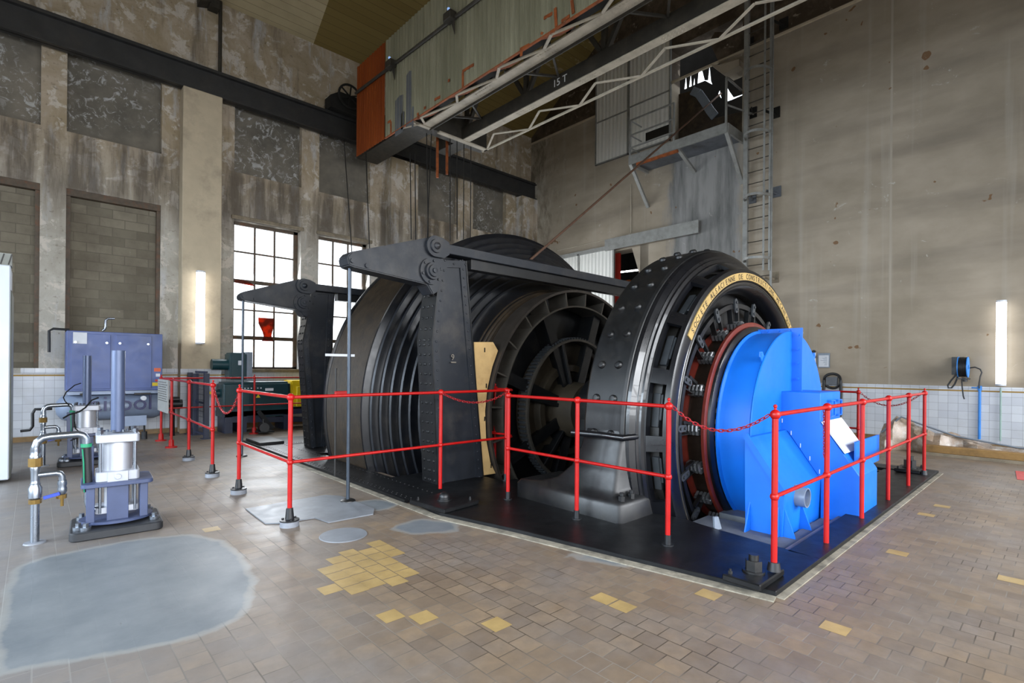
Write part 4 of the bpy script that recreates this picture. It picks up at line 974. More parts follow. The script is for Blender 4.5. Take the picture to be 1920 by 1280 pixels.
for X, th in ((6.66, .07), (7.62, .08)):
    b = MB(); b.box(X-.06, X+.06, -2, 10.05, 8.75, 8.9)
    k = -1
    while yv0-k*pv > -1:
        y = yv0-k*pv
        if y < 10.1: b.bar((X, y, ZC), (X, y, 8.8), th, .1, (0, 1, 0))
        for s in (1, -1):
            q = y+s*pv/2
            if q < 10.1: b.bar((X, q, 8.8), (X, y, ZC+.2), th, .08, (0, 1, 0))
        k += 1
    b.build('lattice', 'crane_dark', cr, smooth=0)
b = MB(); k = 0; y = 9.9
while y > -1.5:
    b.bar((6.66, y, ZC+.25), (7.56, y-.6, ZC+.25), .04, .04); b.bar((6.66, y-1.2, ZC+.25), (7.56, y-.6, ZC+.25), .04, .04); y -= 2.4
b.bar((6.72, 8.4, 8.8), (7.6, 8.4, 8.8), .08); b.bar((6.72, 5.4, 8.8), (7.6, 5.4, 8.8), .08); b.build('cross_bracing', 'crane_dark', cr, smooth=0)
b = MB(); b.box(8.31, 8.36, -2, 10.2, ZC-.03, ZC); y = 10.0; s = 0
while y > -1.5:
    a_, c_ = (7.9, 8.33) if s else (8.33, 7.9); b.bar((a_, y, ZC-.01), (c_, y-.75, ZC-.01), .045, .02); y -= .75; s = 1-s
y = 9.9; s = 0
while y > -1.5:
    a_, c_ = (5.92, 6.4) if s else (6.4, 5.92); b.bar((a_, y, ZC-.02-(.25 if s else 0)), (c_, y-.62, ZC-.02-(0 if s else .25)), .05, .02); y -= .62; s = 1-s
b.bar((5.95, 10.1, ZC-.22), (6.4, 10.02, ZC), .05, .02); b.build('lacing', 'crane_cream', cr, smooth=0)
y = 9.6
while y > -1: MB().prism([(5.9, y, ZC-.25), (6.34, y-.1, ZC-.02), (6.34, y-.4, ZC-.02), (5.9, y-.3, ZC-.25)], (0, 0, .03)).build('rusty_bracket', 'rust', cr, smooth=0); y -= 1.25
b = MB(); b.box(5.95, 6.36, -2, 10.0, ZC+.02, ZC+.05); b.build('walkway', 'dark_void', cr, smooth=0)
b = MB(); b.box(6.2, 8.36, 10.05, 10.35, ZC, ZC+.55); b.box(6.3, 6.9, 10.35, 13.0, ZC+.05, ZC+.7); b.box(7.6, 8.0, 10.35, 11.2, ZC+.05, ZC+.5); b.build('end_carriage', 'crane_dark', cr, smooth=0, bevel=.01)
b = MB(); b.box(6.0, 6.7, 10.0, 10.1, ZC-.03, ZC); b.box(6.9, 8.36, 10.0, 10.12, ZC-.03, ZC); b.build('end_flange', 'crane_cream', cr, smooth=0)
b = MB(); p = hx(1036, 170, 7.55); text_mb(b, '15 T', (7.555, p.y, ZC+.08), (0, -1, 0), (0, 0, 1), .2, .002)
b.build('load_mark', 'white_paint', cr, smooth=0)
for px, t_, u_ in ((838, 245, 327), (820, 262, 333)):
    a_, c_ = hy(px, t_, 10.6), hy(px, u_, 10.6); MB().cyl(a_+Vector((0, 0, .3)), c_, .035, 8).build('hanging_rod', 'rust', cr, smooth=40)
# crane rail along the left wall
YR = YW-.22; zb_, zt_ = hy(412, 186, YR).z, hy(412, 141, YR).z; xe = hy(1003, 360, YR).x
tr = thing('crane_rail', (3, YR, zb_), 'long black riveted crane rail girder running along the left wall', 'rail')
b = MB(); b.box(XB+.2, xe, YR, YR+.02, zb_, zt_); b.box(XB+.2, xe, YR-.1, YR+.12, zb_, zb_+.03); b.box(XB+.2, xe, YR-.1, YR+.12, zt_-.03, zt_); b.build('girder', 'black_steel', tr, smooth=0)
MB().box(XB+.2, xe, YR-.03, YR+.04, zt_, zt_+.07).build('rail_head', 'black_steel', tr, smooth=0)
p = hy(640, 205, YR-.1); q0, q1 = hy(615, 205, YR-.1), hy(672, 228, YR-.1)
bg_ = thing('crane_bogie', (p.x, YR-.1, zt_), 'black wheel box with a spoked hand wheel standing on the crane rail', 'bogie')
b = MB(); b.prism([(q0.x, YR-.25, zt_+.07), (q1.x, YR-.25, zt_+.07), (q1.x, YR-.25, zt_+.55), (q0.x+.25, YR-.25, zt_+.55), (q0.x, YR-.25, zt_+.38)], (0, .35, 0)); b.build('wheel_box', 'dark_void', bg_, smooth=0)
c = hy(656, 181, YR-.35); b = MB(); b.tube([c+Vector((.30*math.cos(a*PI/14), 0, .30*math.sin(a*PI/14))) for a in range(28)], .03, 6, closed=True)
for a in range(3): d_ = Vector((math.cos(a*PI/3+.4), 0, math.sin(a*PI/3+.4)))*.3; b.bar(c-d_, c+d_, .03)
b.cyl(c, c+Vector((0, .25, 0)), .04, 8); b.build('hand_wheel', 'dark_void', bg_, smooth=30)
p = hy(413, 60, YW-.1); b = MB().cyl((p.x, YW-.1, zt_-.1), (p.x, YW-.1, EAVE-.02), .04, 8); b.box(p.x-.25, p.x-.05, YW-.25, YW-.01, EAVE-.3, EAVE-.05)
tag(b.build('drain_pipe', 'crane_dark', smooth=30), 'thin dark vertical pipe on the left wall above the crane rail', 'pipe')
p = hy(380, 0, YW-.15); b = MB(); b.prism([(p.x-.08, YW-.3, p.z-.12), (p.x+.14, YW-.3, p.z-.05), (p.x+.16, YW-.3, p.z+.4), (p.x-.1, YW-.3, p.z+.4)], (0, .35, 0))
tag(b.build('roof_bracket', 'crane_dark', smooth=0), 'small dark rusty bracket under the roof at the top left', 'bracket')
# ---------------------------------------------------------------- ropes and wires
M['rope_rust'] = paint('rope_rust', '#5b4335', .6, .2, .25, 12)
M['wire_dark'] = paint('wire_dark', '#1e1d1c', .6)
pb = hx(1352, 175, XW+.6)
q = hy(897, 572, 6.3); tag(MB().cyl(q, pb, .024, 8).build('winding_rope', 'rope_rust', smooth=50), 'brown winding rope rising from the drum to the opening high in the right wall', 'rope')
WR = [((645, 262), (661, 462), 'first thin wire from the left, hanging in front of the right hand window'), ((686, 285), (694, 470), 'second thin wire from the left, hanging beside the wall pillar'),
      ((769, 288), (771, 448), 'left wire of the close pair hanging before the middle wall pillar'), ((778, 288), (779.5, 450), 'right wire of the close pair hanging before the middle wall pillar'),
      ((800, 250), (803, 446), 'wire just right of the middle wall pillar, hanging straight'), ((809, 250), (801, 446), 'slanting wire right of the middle wall pillar that meets its neighbour at the bottom'),
      ((844, 240), (844, 452), 'thin wire hanging over the recessed wall panel right of the middle pillar'), ((857, 240), (857, 448), 'thin wire hanging along the edge of the recessed panel'),
      ((870, 255), (869, 448), 'third wire from the right, hanging over the narrow pier'), ((883, 260), (882, 446), 'rightmost thin wire hanging over the narrow pier')]
for a_, c_, lb in WR:
    p, q = hy(*a_, 10.3), hy(*c_, 9.2)
    if a_[0] < 700: p, q = hy(*a_, 12.4), hy(a_[0]+(c_[0]-a_[0])*1.05, c_[1]+40, 9.9)
    tag(MB().cyl(p, q, .011, 6).build('hanging_wire', 'wire_dark', smooth=50), lb, 'wire', 'wires hanging from the crane')
# ---------------------------------------------------------------- ladder and gallery on the right wall
M['galvanised'] = paint('galvanised', '#8f8f8b', .5, .35, .15, 6, .1, '#55534c', .4)
M['rung_dark'] = paint('rung_dark', '#3c352c', .6, .1, .2, 6)
LX = XW-.35; ya, yb = hx(1399, 300, LX).y, hx(1447, 300, LX).y; zt = 11.5
ld = thing('caged_ladder', (LX, (ya+yb)/2, .4), 'tall grey wall ladder with safety hoops beside the rope opening', 'ladder')
for y, w in ((ya, .11), (yb, .05)): MB().box(LX-w/2, LX+w/2, y-w/2, y+w/2, .4, zt).build('stile', 'galvanised', ld, smooth=0, bevel=.005)
for i in range(37):
    z = .6+i*.29; MB().cyl((LX, ya, z), (LX, yb, z), .012, 6).build('rung', 'rung_dark', ld, smooth=50)
z = hx(1404, 148, LX).z; zs = [z-1.52*k for k in range(4)]; yc, rr = (ya+yb)/2, abs(ya-yb)/2
for zz in zs:
    b = MB(); n_ = 18; pts = [Vector((LX-.45*math.sin(PI*i/n_), yc+rr*math.cos(PI*i/n_), zz)) for i in range(n_+1)]
    for i in range(n_): b.bar(pts[i], pts[i+1], .012, .06)
    b.build('hoop', 'galvanised', ld, smooth=0)
for y, x in ((yb+.10, LX-.20), (yb+.02, LX-.06)):
    MB().bar((x, y, zs[-1]-.3), (x, y, zt), .045, .015).build('cage_strap', 'galvanised', ld, smooth=0)
for px, py, s in ((1455, 212, 'dark_void'), (1457, 360, 'beam_grey'), (1453, 520, 'stone_trim'), (1412, 212, 'dark_void'), (1411, 372, 'beam_grey'), (1406, 82, 'dark_void'), (1470, 45, 'dark_void')):
    p = hx(px, py, XW); b = MB(); b.box(XW-.04, XW-.001, p.y-.1, p.y+.1, p.z-.13, p.z+.13); b.bar((XW-.02, p.y, p.z-.05), (LX, p.y+(.12 if px > 1430 else -.1), p.z-.02), .03, .05); b.build('wall_bracket', s, ld, smooth=0)
GX = 12.45; g0, g1 = hx(1182, 300, GX), hx(1362, 250, GX); gz = g0.z
gl = thing('gallery', (GX, (g0.y+g1.y)/2, gz), 'grey steel gallery platform with hand rail under the rope opening', 'platform')
MB().box(GX, XW, g1.y, g0.y, gz-.05, gz).build('deck', 'beam_grey', gl, smooth=0)
b = MB(); b.box(GX-.05, GX, g1.y-.03, g0.y+.03, gz-.14, gz+.10); b.build('front_channel', 'galvanised', gl, smooth=0)
b = MB(); b.box(GX, XW, g1.y-.05, g1.y, gz-.14, gz+.1); b.box(GX, XW, g0.y, g0.y+.05, gz-.14, gz+.1); b.build('end_channel', 'galvanised', gl, smooth=0)
ph = hx(1184, 226, GX).z; ym = hx(1264, 260, GX).y
for y, zz in ((g0.y, ph), (ym, ph), (g1.y, ph+.1)): MB().bar((GX-.02, y, gz-.1), (GX-.02, y, zz), .045, .045).build('rail_post', 'galvanised', gl, smooth=0)
for h in (1.0, .62, .3):
    b = MB(); b.bar((GX-.02, g0.y, gz+(ph-gz)*h), (GX-.02, ym, gz+(ph-gz)*h), .035); b.bar((GX-.02, g0.y, gz+(ph-gz)*h), (GX+.55, g0.y, gz+(ph-gz)*h), .03); b.build('hand_rail', 'galvanised', gl, smooth=0)
MB().bar((GX-.02, g1.y, ph+.1), (XW-.1, g1.y, ph+.1), .04).build('hand_rail', 'galvanised', gl, smooth=0); MB().bar((GX-.02, g1.y, gz+.55), (XW-.1, g1.y-.3, gz+.5), .03).build('hand_rail', 'galvanised', gl, smooth=0)
for y in (g0.y, ym-.1, g1.y): MB().bar((GX, y, gz-.1), (XW-.02, y, gz-1.15 if y != ym-.1 else gz-.5), .09, .07).build('brace', 'galvanised', gl, smooth=0)
MB().bar((GX+.02, g0.y-.2, gz-.17), (GX+.02, ym-.1, gz-.17), .06, .08).build('timber', 'rust', gl, smooth=0)
M['slab_stain'] = paint('slab_stain', '#3b3024', .9, 0, .45, 4, .3, '#6a5a40', .5)
# behind the rope opening: dark sheets added for its shaded inside, sky shows between
b = MB(); X = XW+1.3
P = lambda x, y: hx(x, y, X)
top = [(1200, 30), (1450, 20), (1450, 165), (1393, 176), (1375, 182), (1368, 172), (1361, 160), (1361, 192), (1353, 186), (1349, 168), (1345, 178), (1342, 170), (1340, 165), (1336, 160), (1333, 152), (1330, 121), (1327, 150), (1321, 150), (1317, 134), (1314, 130), (1309, 136), (1307, 158), (1303, 160), (1302, 142), (1299, 160), (1297, 162), (1295, 136), (1291, 166), (1288, 168), (1286, 139), (1282, 172), (1200, 200)]
mid = [(1200, 206), (1283, 167.5), (1304, 158), (1322, 151), (1335, 158), (1352, 184), (1360, 191), (1372, 187), (1393, 178), (1450, 160), (1450, 300), (1200, 340)]
b.prism([P(*q) for q in top], (.03, 0, 0)); b.prism([P(*q) for q in mid], (.03, 0, 0))
tag(b.build('shade_sheets', 'dark_void', smooth=0), 'dark sheets standing in for shade in the high right wall opening, with daylight gaps', 'sheeting')
b = MB(); P = lambda x, y: hx(x, y, XW+.45); b.prism([P(*q) for q in ((1252, 182), (1290, 172), (1300, 170), (1312, 178), (1325, 200), (1336, 222), (1396, 208), (1396, 275), (1252, 300))], (.04, 0, 0))
tag(b.build('stained_slab', 'slab_stain', smooth=0), 'brown stained concrete slab at the bottom of the rope opening', 'slab')
b = MB(); P = lambda x, y: hx(x, y, XW+.25); pts = [P(*q) for q in ((1298, 170), (1310, 175), (1322, 192), (1332, 208), (1340, 218))]
for i in range(4): b.bar(pts[i], pts[i+1], .06, .22)
tag(b.build('torn_plastic', 'pipe_grey', smooth=0), 'strip of pale torn plastic over the stained slab', 'plastic strip')
b = MB(); P = lambda x, y: hx(x, y, XW-.0); b.prism([P(*q) for q in ((1330, 78), (1352, 127), (1358, 137), (1366, 143), (1380, 137), (1394, 128), (1394, 60), (1340, 60))], (.3, 0, 0)); b.prism([P(*q) for q in ((1340, 128), (1364, 146), (1394, 130), (1394, 118), (1358, 128))], (-.25, 0, 0))
struct(b.build('trim_7', 'smooth_render', smooth=0))
# ---------------------------------------------------------------- white corrugated panels, sliding door
def m_corr():
    n = NM('white_corrugated'); w = n.wave(1.0, 'Y', 0, 'SIN', (1, 2.2, 0)); c = n.mix(w, '#cfcec7', '#dedcd5'); c = n.mix(n.ramp(n.noise(1, 6), (.55, 0.0), (.8, .4)), c, '#7e786b')
    n.bump(w, .6, .03); return n.fin(c, .55, 0, .3)
M['white_corrugated'] = m_corr()
PXX = XW-.06
def panel(pts, label, slot=None):
    q = [hx(*p, PXX) for p in pts]; t = thing('corrugated_panel', (PXX, (q[0].y+q[1].y)/2, min(v.z for v in q)), label, 'panel')
    y0, y1 = min(v.y for v in q), max(v.y for v in q); z0, z1 = min(v.z for v in q), max(v.z for v in q)
    b = MB()
    if slot:
        s0, s1 = hx(*slot[0], PXX), hx(*slot[1], PXX); b.box(PXX, PXX+.02, y0, y1, s0.z, z1); b.box(PXX, PXX+.02, y0, y1, z0, s1.z); b.box(PXX, PXX+.02, s0.y, y1, s1.z, s0.z)
    else: b.box(PXX, PXX+.02, y0, y1, z0, z1)
    b.build('sheet', 'white_corrugated', t, smooth=0)
    if slot: MB().box(PXX+.025, PXX+.05, s1.y-.05, s0.y+.05, s1.z-.05, s0.z+.05).build('slot_shade_plate', 'name_black', t, smooth=0)  # black plate added behind the slot, stands for the shade in it
    b = MB(); w = .035
    b.box(PXX-.03, PXX+.04, y0, y0+w, z0, z1); b.box(PXX-.03, PXX+.04, y1-w, y1, z0, z1); b.box(PXX-.03, PXX+.04, y0, y1, z0, z0+w); zm_ = z0+(z1-z0)*.46; b.box(PXX-.02, PXX+.03, y0, y1, zm_-.02, zm_+.02)
    b.build('panel_frame', 'galvanised', t, smooth=0); return t
panel([(1118, 140), (1178, 289)], 'left one of two white corrugated panels high on the right wall')
panel([(1180, 100), (1257, 262)], 'right one of two white corrugated panels high on the right wall, with a dark slot', ((1210, 249), (1252, 250)))
q0, q1, q2 = hx(1040, 480, PXX-.04), hx(1086, 480, PXX-.04), hx(1152, 462, PXX-.04)
sd = thing('sliding_door', (PXX-.04, q1.y, .05), 'large white corrugated sliding door behind the drum', 'door')
X = PXX-.04; zt = hx(1152, 463, X).z
MB().box(X, X+.02, q2.y, q0.y+.3, .05, zt).build('sheet', 'white_corrugated', sd, smooth=0)
b = MB()
for y in (q2.y, q1.y, q0.y+.27): b.box(X-.03, X+.04, y, y+.06, .05, zt)
for z in (.05, 2.6, zt-.05): b.box(X-.03, X+.04, q2.y, q0.y+.3, z, z+.05)
b.build('door_frame', 'galvanised', sd, smooth=0)
p0, p1 = hx(1136, 450, PXX-.1), hx(1311, 417, PXX-.1); p2 = hx(1136, 472, PXX-.1)
b = MB(); b.box(PXX-.16, PXX-.1, p1.y, p0.y, p2.z+.02, p0.z); b.box(PXX-.10, XW, p0.y, q0.y+.4, zt, zt+.07); tag(b.build('door_track', 'galvanised', smooth=0), 'flat grey door track beam fixed to the right wall above the doorway', 'track')
M['door_red'] = paint('door_red', '#a52a1d', .5, 0, .12, 4)
p0, p1 = hx(1153, 470, XW+.3), hx(1162, 540, XW+.3); b = MB(); b.box(XW+.25, XW+.35, p1.y, p0.y+.02, 0, DZ); tag(b.build('door_post', 'door_red', smooth=0), 'red painted door post inside the dark doorway', 'post')
b = MB(); b.box(XW+.5, XW+3.5, DY0-2.5, DY1+.3, -.02, 0); b.box(XW+3.4, XW+3.5, DY0-2.5, DY1+.3, 0, 6); b.box(XW+.5, XW+3.5, DY0-2.6, DY0-2.5, 0, 6); b.box(XW+.5, XW+3.5, DY1+.3, DY1+.4, 0, 6); b.box(XW+.5, XW+3.5, DY0-2.6, DY1+.4, 6, 6.1)
tag(struct(b.build('wall_passage', 'dark_void', smooth=0)), 'dark passage behind the doorway', 'wall')
P = lambda x, y: hx(x, y, XW-.0); b = MB(); b.prism([P(*q) for q in ((1184, 462), (1216, 456), (1216, 560), (1212, 560))], (.3, 0, 0)); struct(b.build('trim_8', 'smooth_render', smooth=0))
p0, p1 = hx(1163, 510, XW+2), hx(1197, 506, XW+2); tag(MB().cyl(p0, p1, .03, 8).build('fluorescent_tube', 'tube_light', smooth=40), 'short bright fluorescent tube glowing inside the dark doorway', 'light')
p0, p1 = hx(1162, 533, XW+1), hx(1182, 528, XW+1); tag(MB().bar(p0, p1, .1, .14).build('timber_beam', 'rust', smooth=0), 'short orange brown beam inside the dark doorway', 'beam')
b = MB(); p0, p1, p2 = hx(1183, 345, XW-.02), hx(1183, 437, XW-.02), hx(1045, 470, XW-.02); b.tube([p0, p1, p1+Vector((0, .1, -.04)), p2], .012, 6); tag(b.build('conduit', 'crane_cream', smooth=40), 'thin pale conduit running down the right wall to the door track', 'conduit')
# ---------------------------------------------------------------- left hand equipment
M['steel_blue'] = paint('steel_blue', '#41548a', .42, 0, .1, 3, .05, '#454f6e', .4)
M['tank_grey'] = paint('tank_grey', '#8290a8', .38, .1, .1, 3, .05, '#4c5365', .4)
M['frame_blue'] = paint('frame_blue', '#3d4868', .42, 0, .12, 5, .05, '#343b52', .4)
M['aluminium'] = paint('aluminium', '#c3c6ce', .38, .6, .04, 2)
M['alu_white'] = paint('alu_white', '#a9adb6', .38, .3, .06, 6)
M['zinc'] = paint('zinc', '#8d949e', .27, .9, .04, 2)
M['brass'] = paint('brass', '#8a6f3d', .38, .7, .2, 10)
M['hose_black'] = paint('hose_black', '#15171a', .5, 0, .2, 12)
M['hose_green'] = paint('hose_green', '#1d8a63', .5, 0, .1, 9)
M['handle_blue'] = paint('handle_blue', '#2b45b0', .4)
M['rubber_black'] = paint('rubber_black', '#222428', .55, 0, .2, 7)
M['yellow'] = paint('yellow', '#cdb20e', .45, 0, .08, 4)
M['motor_green'] = paint('motor_green', '#10343a', .4, 0, .15, 4, .05, '#0a2024', .4)
M['navy_frame'] = paint('navy_frame', '#20263a', .5, 0, .15, 5)
M['cabinet_white'] = paint('cabinet_white', '#c5cdd8', .4, 0, .04, 3)
M['cabinet_side'] = paint('cabinet_side', '#6b7069', .35, 0, .15, 2)
M['logo_blue'] = paint('logo_blue', '#1c2050', .4)
M['signal_red'] = paint('signal_red', '#b8261e', .4)
M['orange'] = paint('orange', '#c8562e', .5)
M['blue_pipe'] = paint('blue_pipe', '#2f7fd0', .4)
M['green_pipe'] = paint('green_pipe', '#8fa79f', .45)
# compressor: cabinet standing on a lying tank
CY = 12.55; Q = lambda x, y: hy(x, y, CY)
c0, c1 = Q(124, 734), Q(305, 624); ct = Q(124, 619).z; cb = c0.z
cp = thing('air_compressor', ((c0.x+c1.x)/2, CY, 0), 'blue air compressor cabinet on a grey lying tank against the left wall', 'compressor')
MB().box(c0.x, c1.x, CY, CY+.75, cb, ct).build('cabinet', 'steel_blue', cp, smooth=0, bevel=.008)
xs_ = [Q(px, 680).x for px in (133, 207, 217, 284)]
for a, c in ((xs_[0], xs_[1]), (xs_[2], xs_[3])):
    d = MB().box(a, c, CY-.012, CY+.01, cb+.04, ct-.05).build('cabinet_door', 'steel_blue', cp, smooth=0, bevel=.004)
    for x in (a+.06, c-.06):
        p = Q(140, 641).z; bb = MB(); bb.cyl((x, CY-.03, p), (x, CY-.012, p), .022, 10); bb.build('lock', 'zinc', d)
b = MB()
p = Q(150, 633); b.box(p.x-.1, p.x+.1, CY-.016, CY-.01, p.z-.11, p.z+.10); b.build('notice', 'white_label', cp, smooth=0)
for px, py, w, h, mt in ((295, 693, .055, .035, 'orange'), (296, 703, .035, .03, 'white_label'), (292, 720, .06, .035, 'yellow'), (294, 713, .03, .02, 'signal_red')):
    p = Q(px, py); MB().box(p.x-w, p.x+w, CY-.008, CY, p.z-h, p.z+h).build('control_label', mt, cp, smooth=0)
ta, tb_, tz = Q(104, 762), Q(318, 762), Q(200, 764).z; R_ = (Q(200, 738).z-Q(200, 791).z)/2; yc = CY+.38
b = MB(); L = tb_.x-ta.x; b.lathe([(0, 0), (.02, R_*.45), (.09, R_*.8), (.22, R_), (L-.22, R_), (L-.09, R_*.8), (L-.02, R_*.45), (L, 0)], (ta.x, yc, tz), (1, 0, 0), 40); b.build('tank', 'tank_grey', cp, smooth=50)
b = MB(); b.box(c0.x+.02, c1.x+.12, CY+.05, CY+.7, cb-.07, cb); b.build('support_tray', 'tank_grey', cp, smooth=0, bevel=.004)
b = MB(); p = Q(217, 783); q = Q(275, 797); b.box(p.x, q.x, CY+.02, CY+.06, q.z, p.z+.02); b.build('foot_bracket', 'tank_grey', cp, smooth=0)
for px in (245, 272, 140):
    x = Q(px, 800).x; b = MB(); b.cyl((x, CY+.1, 0), (x, CY+.1, .15), .05, 12); b.cyl((x, CY+.1, .15), (x, CY+.1, tz-R_*.8), .018, 8); b.build('rubber_foot', 'rubber_black', cp, smooth=30)
b = MB(); p = Q(269, 746); b.cyl((p.x, CY-.05, p.z), (p.x, CY+.05, p.z), .045, 16); b.build('pressure_gauge', 'white_label', cp)
b = MB(); ty = yc-R_*.985; p = Q(182, 768); text_mb(b, 'airpol', (p.x-.10, ty-.03, p.z-.03), (1, 0, 0), (0, 0, 1), .42, .02, 1.02); b.build('lettering', 'logo_blue', cp, smooth=0)
for pts, mt in ((((191, 620), (196, 617), (198, 612), (198, 600), (203, 597), (215, 597)), 'zinc'), (((92, 660), (92, 620), (100, 616), (130, 618)), 'hose_black')):
    MB().tube([hy(x, y, CY+.5) for x, y in pts], .022, 8).build('cabinet_hose', mt, cp, smooth=60)
for px0, px1, py in ((150, 165, 739), (225, 236, 739), (252, 283, 738)):
    p, q = Q(px0, py), Q(px1, py); MB().box(p.x, q.x, CY+.03, CY+.04, p.z-.02, p.z+.015).build('tray_slot', 'name_black', cp, smooth=0)
# pneumatic cylinder stands
def stand(cx, cy, label):
    t = thing('cylinder_stand', (cx, cy, 0), label, 'pneumatic cylinder')
    b = MB(); pts = []
    for sx, sy in ((1, 1), (-1, 1), (-1, -1), (1, -1)):
        for k in range(5): a = math.atan2(sy, sx)-PI/4+k*PI/8; pts.append((sx*.27+.06*math.cos(a), sy*.24+.06*math.sin(a)))
    ca, sa = math.cos(-.06), math.sin(-.06)
    G = lambda x, y, z: (cx+x*ca-y*sa, cy+x*sa+y*ca, z)
    b.prism([G(x, y, 0) for x, y in pts], (0, 0, .075)); b.build('rubber_plinth', 'rubber_black', t, smooth=30, bevel=.01)
    b = MB(); b.prism([G(.27*math.cos(a*PI/16), .22*math.sin(a*PI/16), .095) for a in range(32)], (0, 0, .022)); b.build('round_plate', 'frame_blue', t, smooth=30)
    for x, y in ((.27, -.16), (-.27, -.16), (.25, .2), (-.25, .2), (-.22, -.21)):
        b = MB(); q = G(x, y, .07); b.cyl(q, Vector(q)+Vector((0, 0, .03)), .04, 12); b.nut(Vector(q)+Vector((0, 0, .03)), .022, .03); b.build('anchor_bolt', 'zinc', t, smooth=30)
    def post_(x, y, w, d, z0, z1, name='leg'):
        b = MB(); b.prism([G(x-w/2, y-d/2, z0), G(x+w/2, y-d/2, z0), G(x+w/2, y+d/2, z0), G(x-w/2, y+d/2, z0)], (0, 0, z1-z0)); return b.build(name, 'frame_blue', t, smooth=0, bevel=.004)
    zs_ = .425
    for x in (-.19, .19):
        for y in (-.14, .14): post_(x, y, .06 if y < 0 else .045, .045, .115, zs_)
    post_(-.20, .03, .065, .05, zs_, .77, 'side_post')
    post_(.0, -.15, .155, .02, .115, zs_, 'front_panel')
    b = MB(); pts2 = [G(x*.78, y*.74, zs_) for x, y in pts]; b.prism(pts2, (0, 0, .035)); b.build('middle_shelf', 'frame_blue', t, smooth=30, bevel=.004)
    sg = [.0]
    for z0, z1, nm in ((.175, .225, 'lower_head'),):
        b = MB(); b.prism([G(x*.47, y*.42, z0) for x, y in pts], (0, 0, z1-z0)); b.build(nm, 'alu_white', t, smooth=30)
    b = MB(); b.cyl((cx, cy, .225), (cx, cy, .46), .095, 32); b.build('lower_barrel', 'aluminium', t, smooth=40)
    b = MB(); b.prism([G(x*.475, y*.52, .46) for x, y in pts], (0, 0, .085)); b.prism([G(-.075, -.175, .452), G(.075, -.175, .452), G(.075, -.15, .452), G(-.075, -.15, .452)], (0, 0, .095)); q = G(.0, -.176, .50)
    b.cyl(q, Vector(q)+Vector((0, -.008, 0)), .026, 16); b.build('middle_head', 'alu_white', t, smooth=30, bevel=.004)
    b = MB(); b.cyl((cx, cy, .545), (cx, cy, .80), .112, 40); b.build('upper_barrel', 'aluminium', t, smooth=40)
    b = MB(); b.prism([G(x*.475, y*.52, .80) for x, y in pts], (0, 0, .075)); b.build('top_head', 'alu_white', t, smooth=30, bevel=.006)
    for x in (-.125, .125):
        for y in (-.125, .125):
            b = MB(); q = Vector(G(x, y, .18)); b.cyl(q, q+Vector((0, 0, .72)), .011, 10); b.build('tie_rod', 'zinc', t, smooth=40)
            b = MB(); q = Vector(G(x, y, .885)); b.nut(q, .024, .03); b.build('rod_nut', 'zinc', t, smooth=30)
    b = MB(); b.cyl((cx, cy, .885), (cx, cy, 1.625), .052, 32); b.build('tall_tube', 'pole_blue', t, smooth=40)
    b = MB()
    for k in range(6): q = Vector((cx+.075*math.cos(k*PI/3), cy+.075*math.sin(k*PI/3), .885)); b.nut(q, .014, .02)
    b.build('tube_bolts', 'zinc', t, smooth=30)
    return t
M['pole_blue'] = paint('pole_blue', '#4c5874', .35, .25, .08, 5)
ux, uy = .565, 5.93
stand(ux, uy, 'nearer of two blue pneumatic cylinder stands, with a bright silver barrel and tall grey tube')
vy = 10.15; vx = hy(163, 760, vy).x
stand(vx, vy, 'farther of two blue pneumatic cylinder stands, half hidden behind the nearer one')
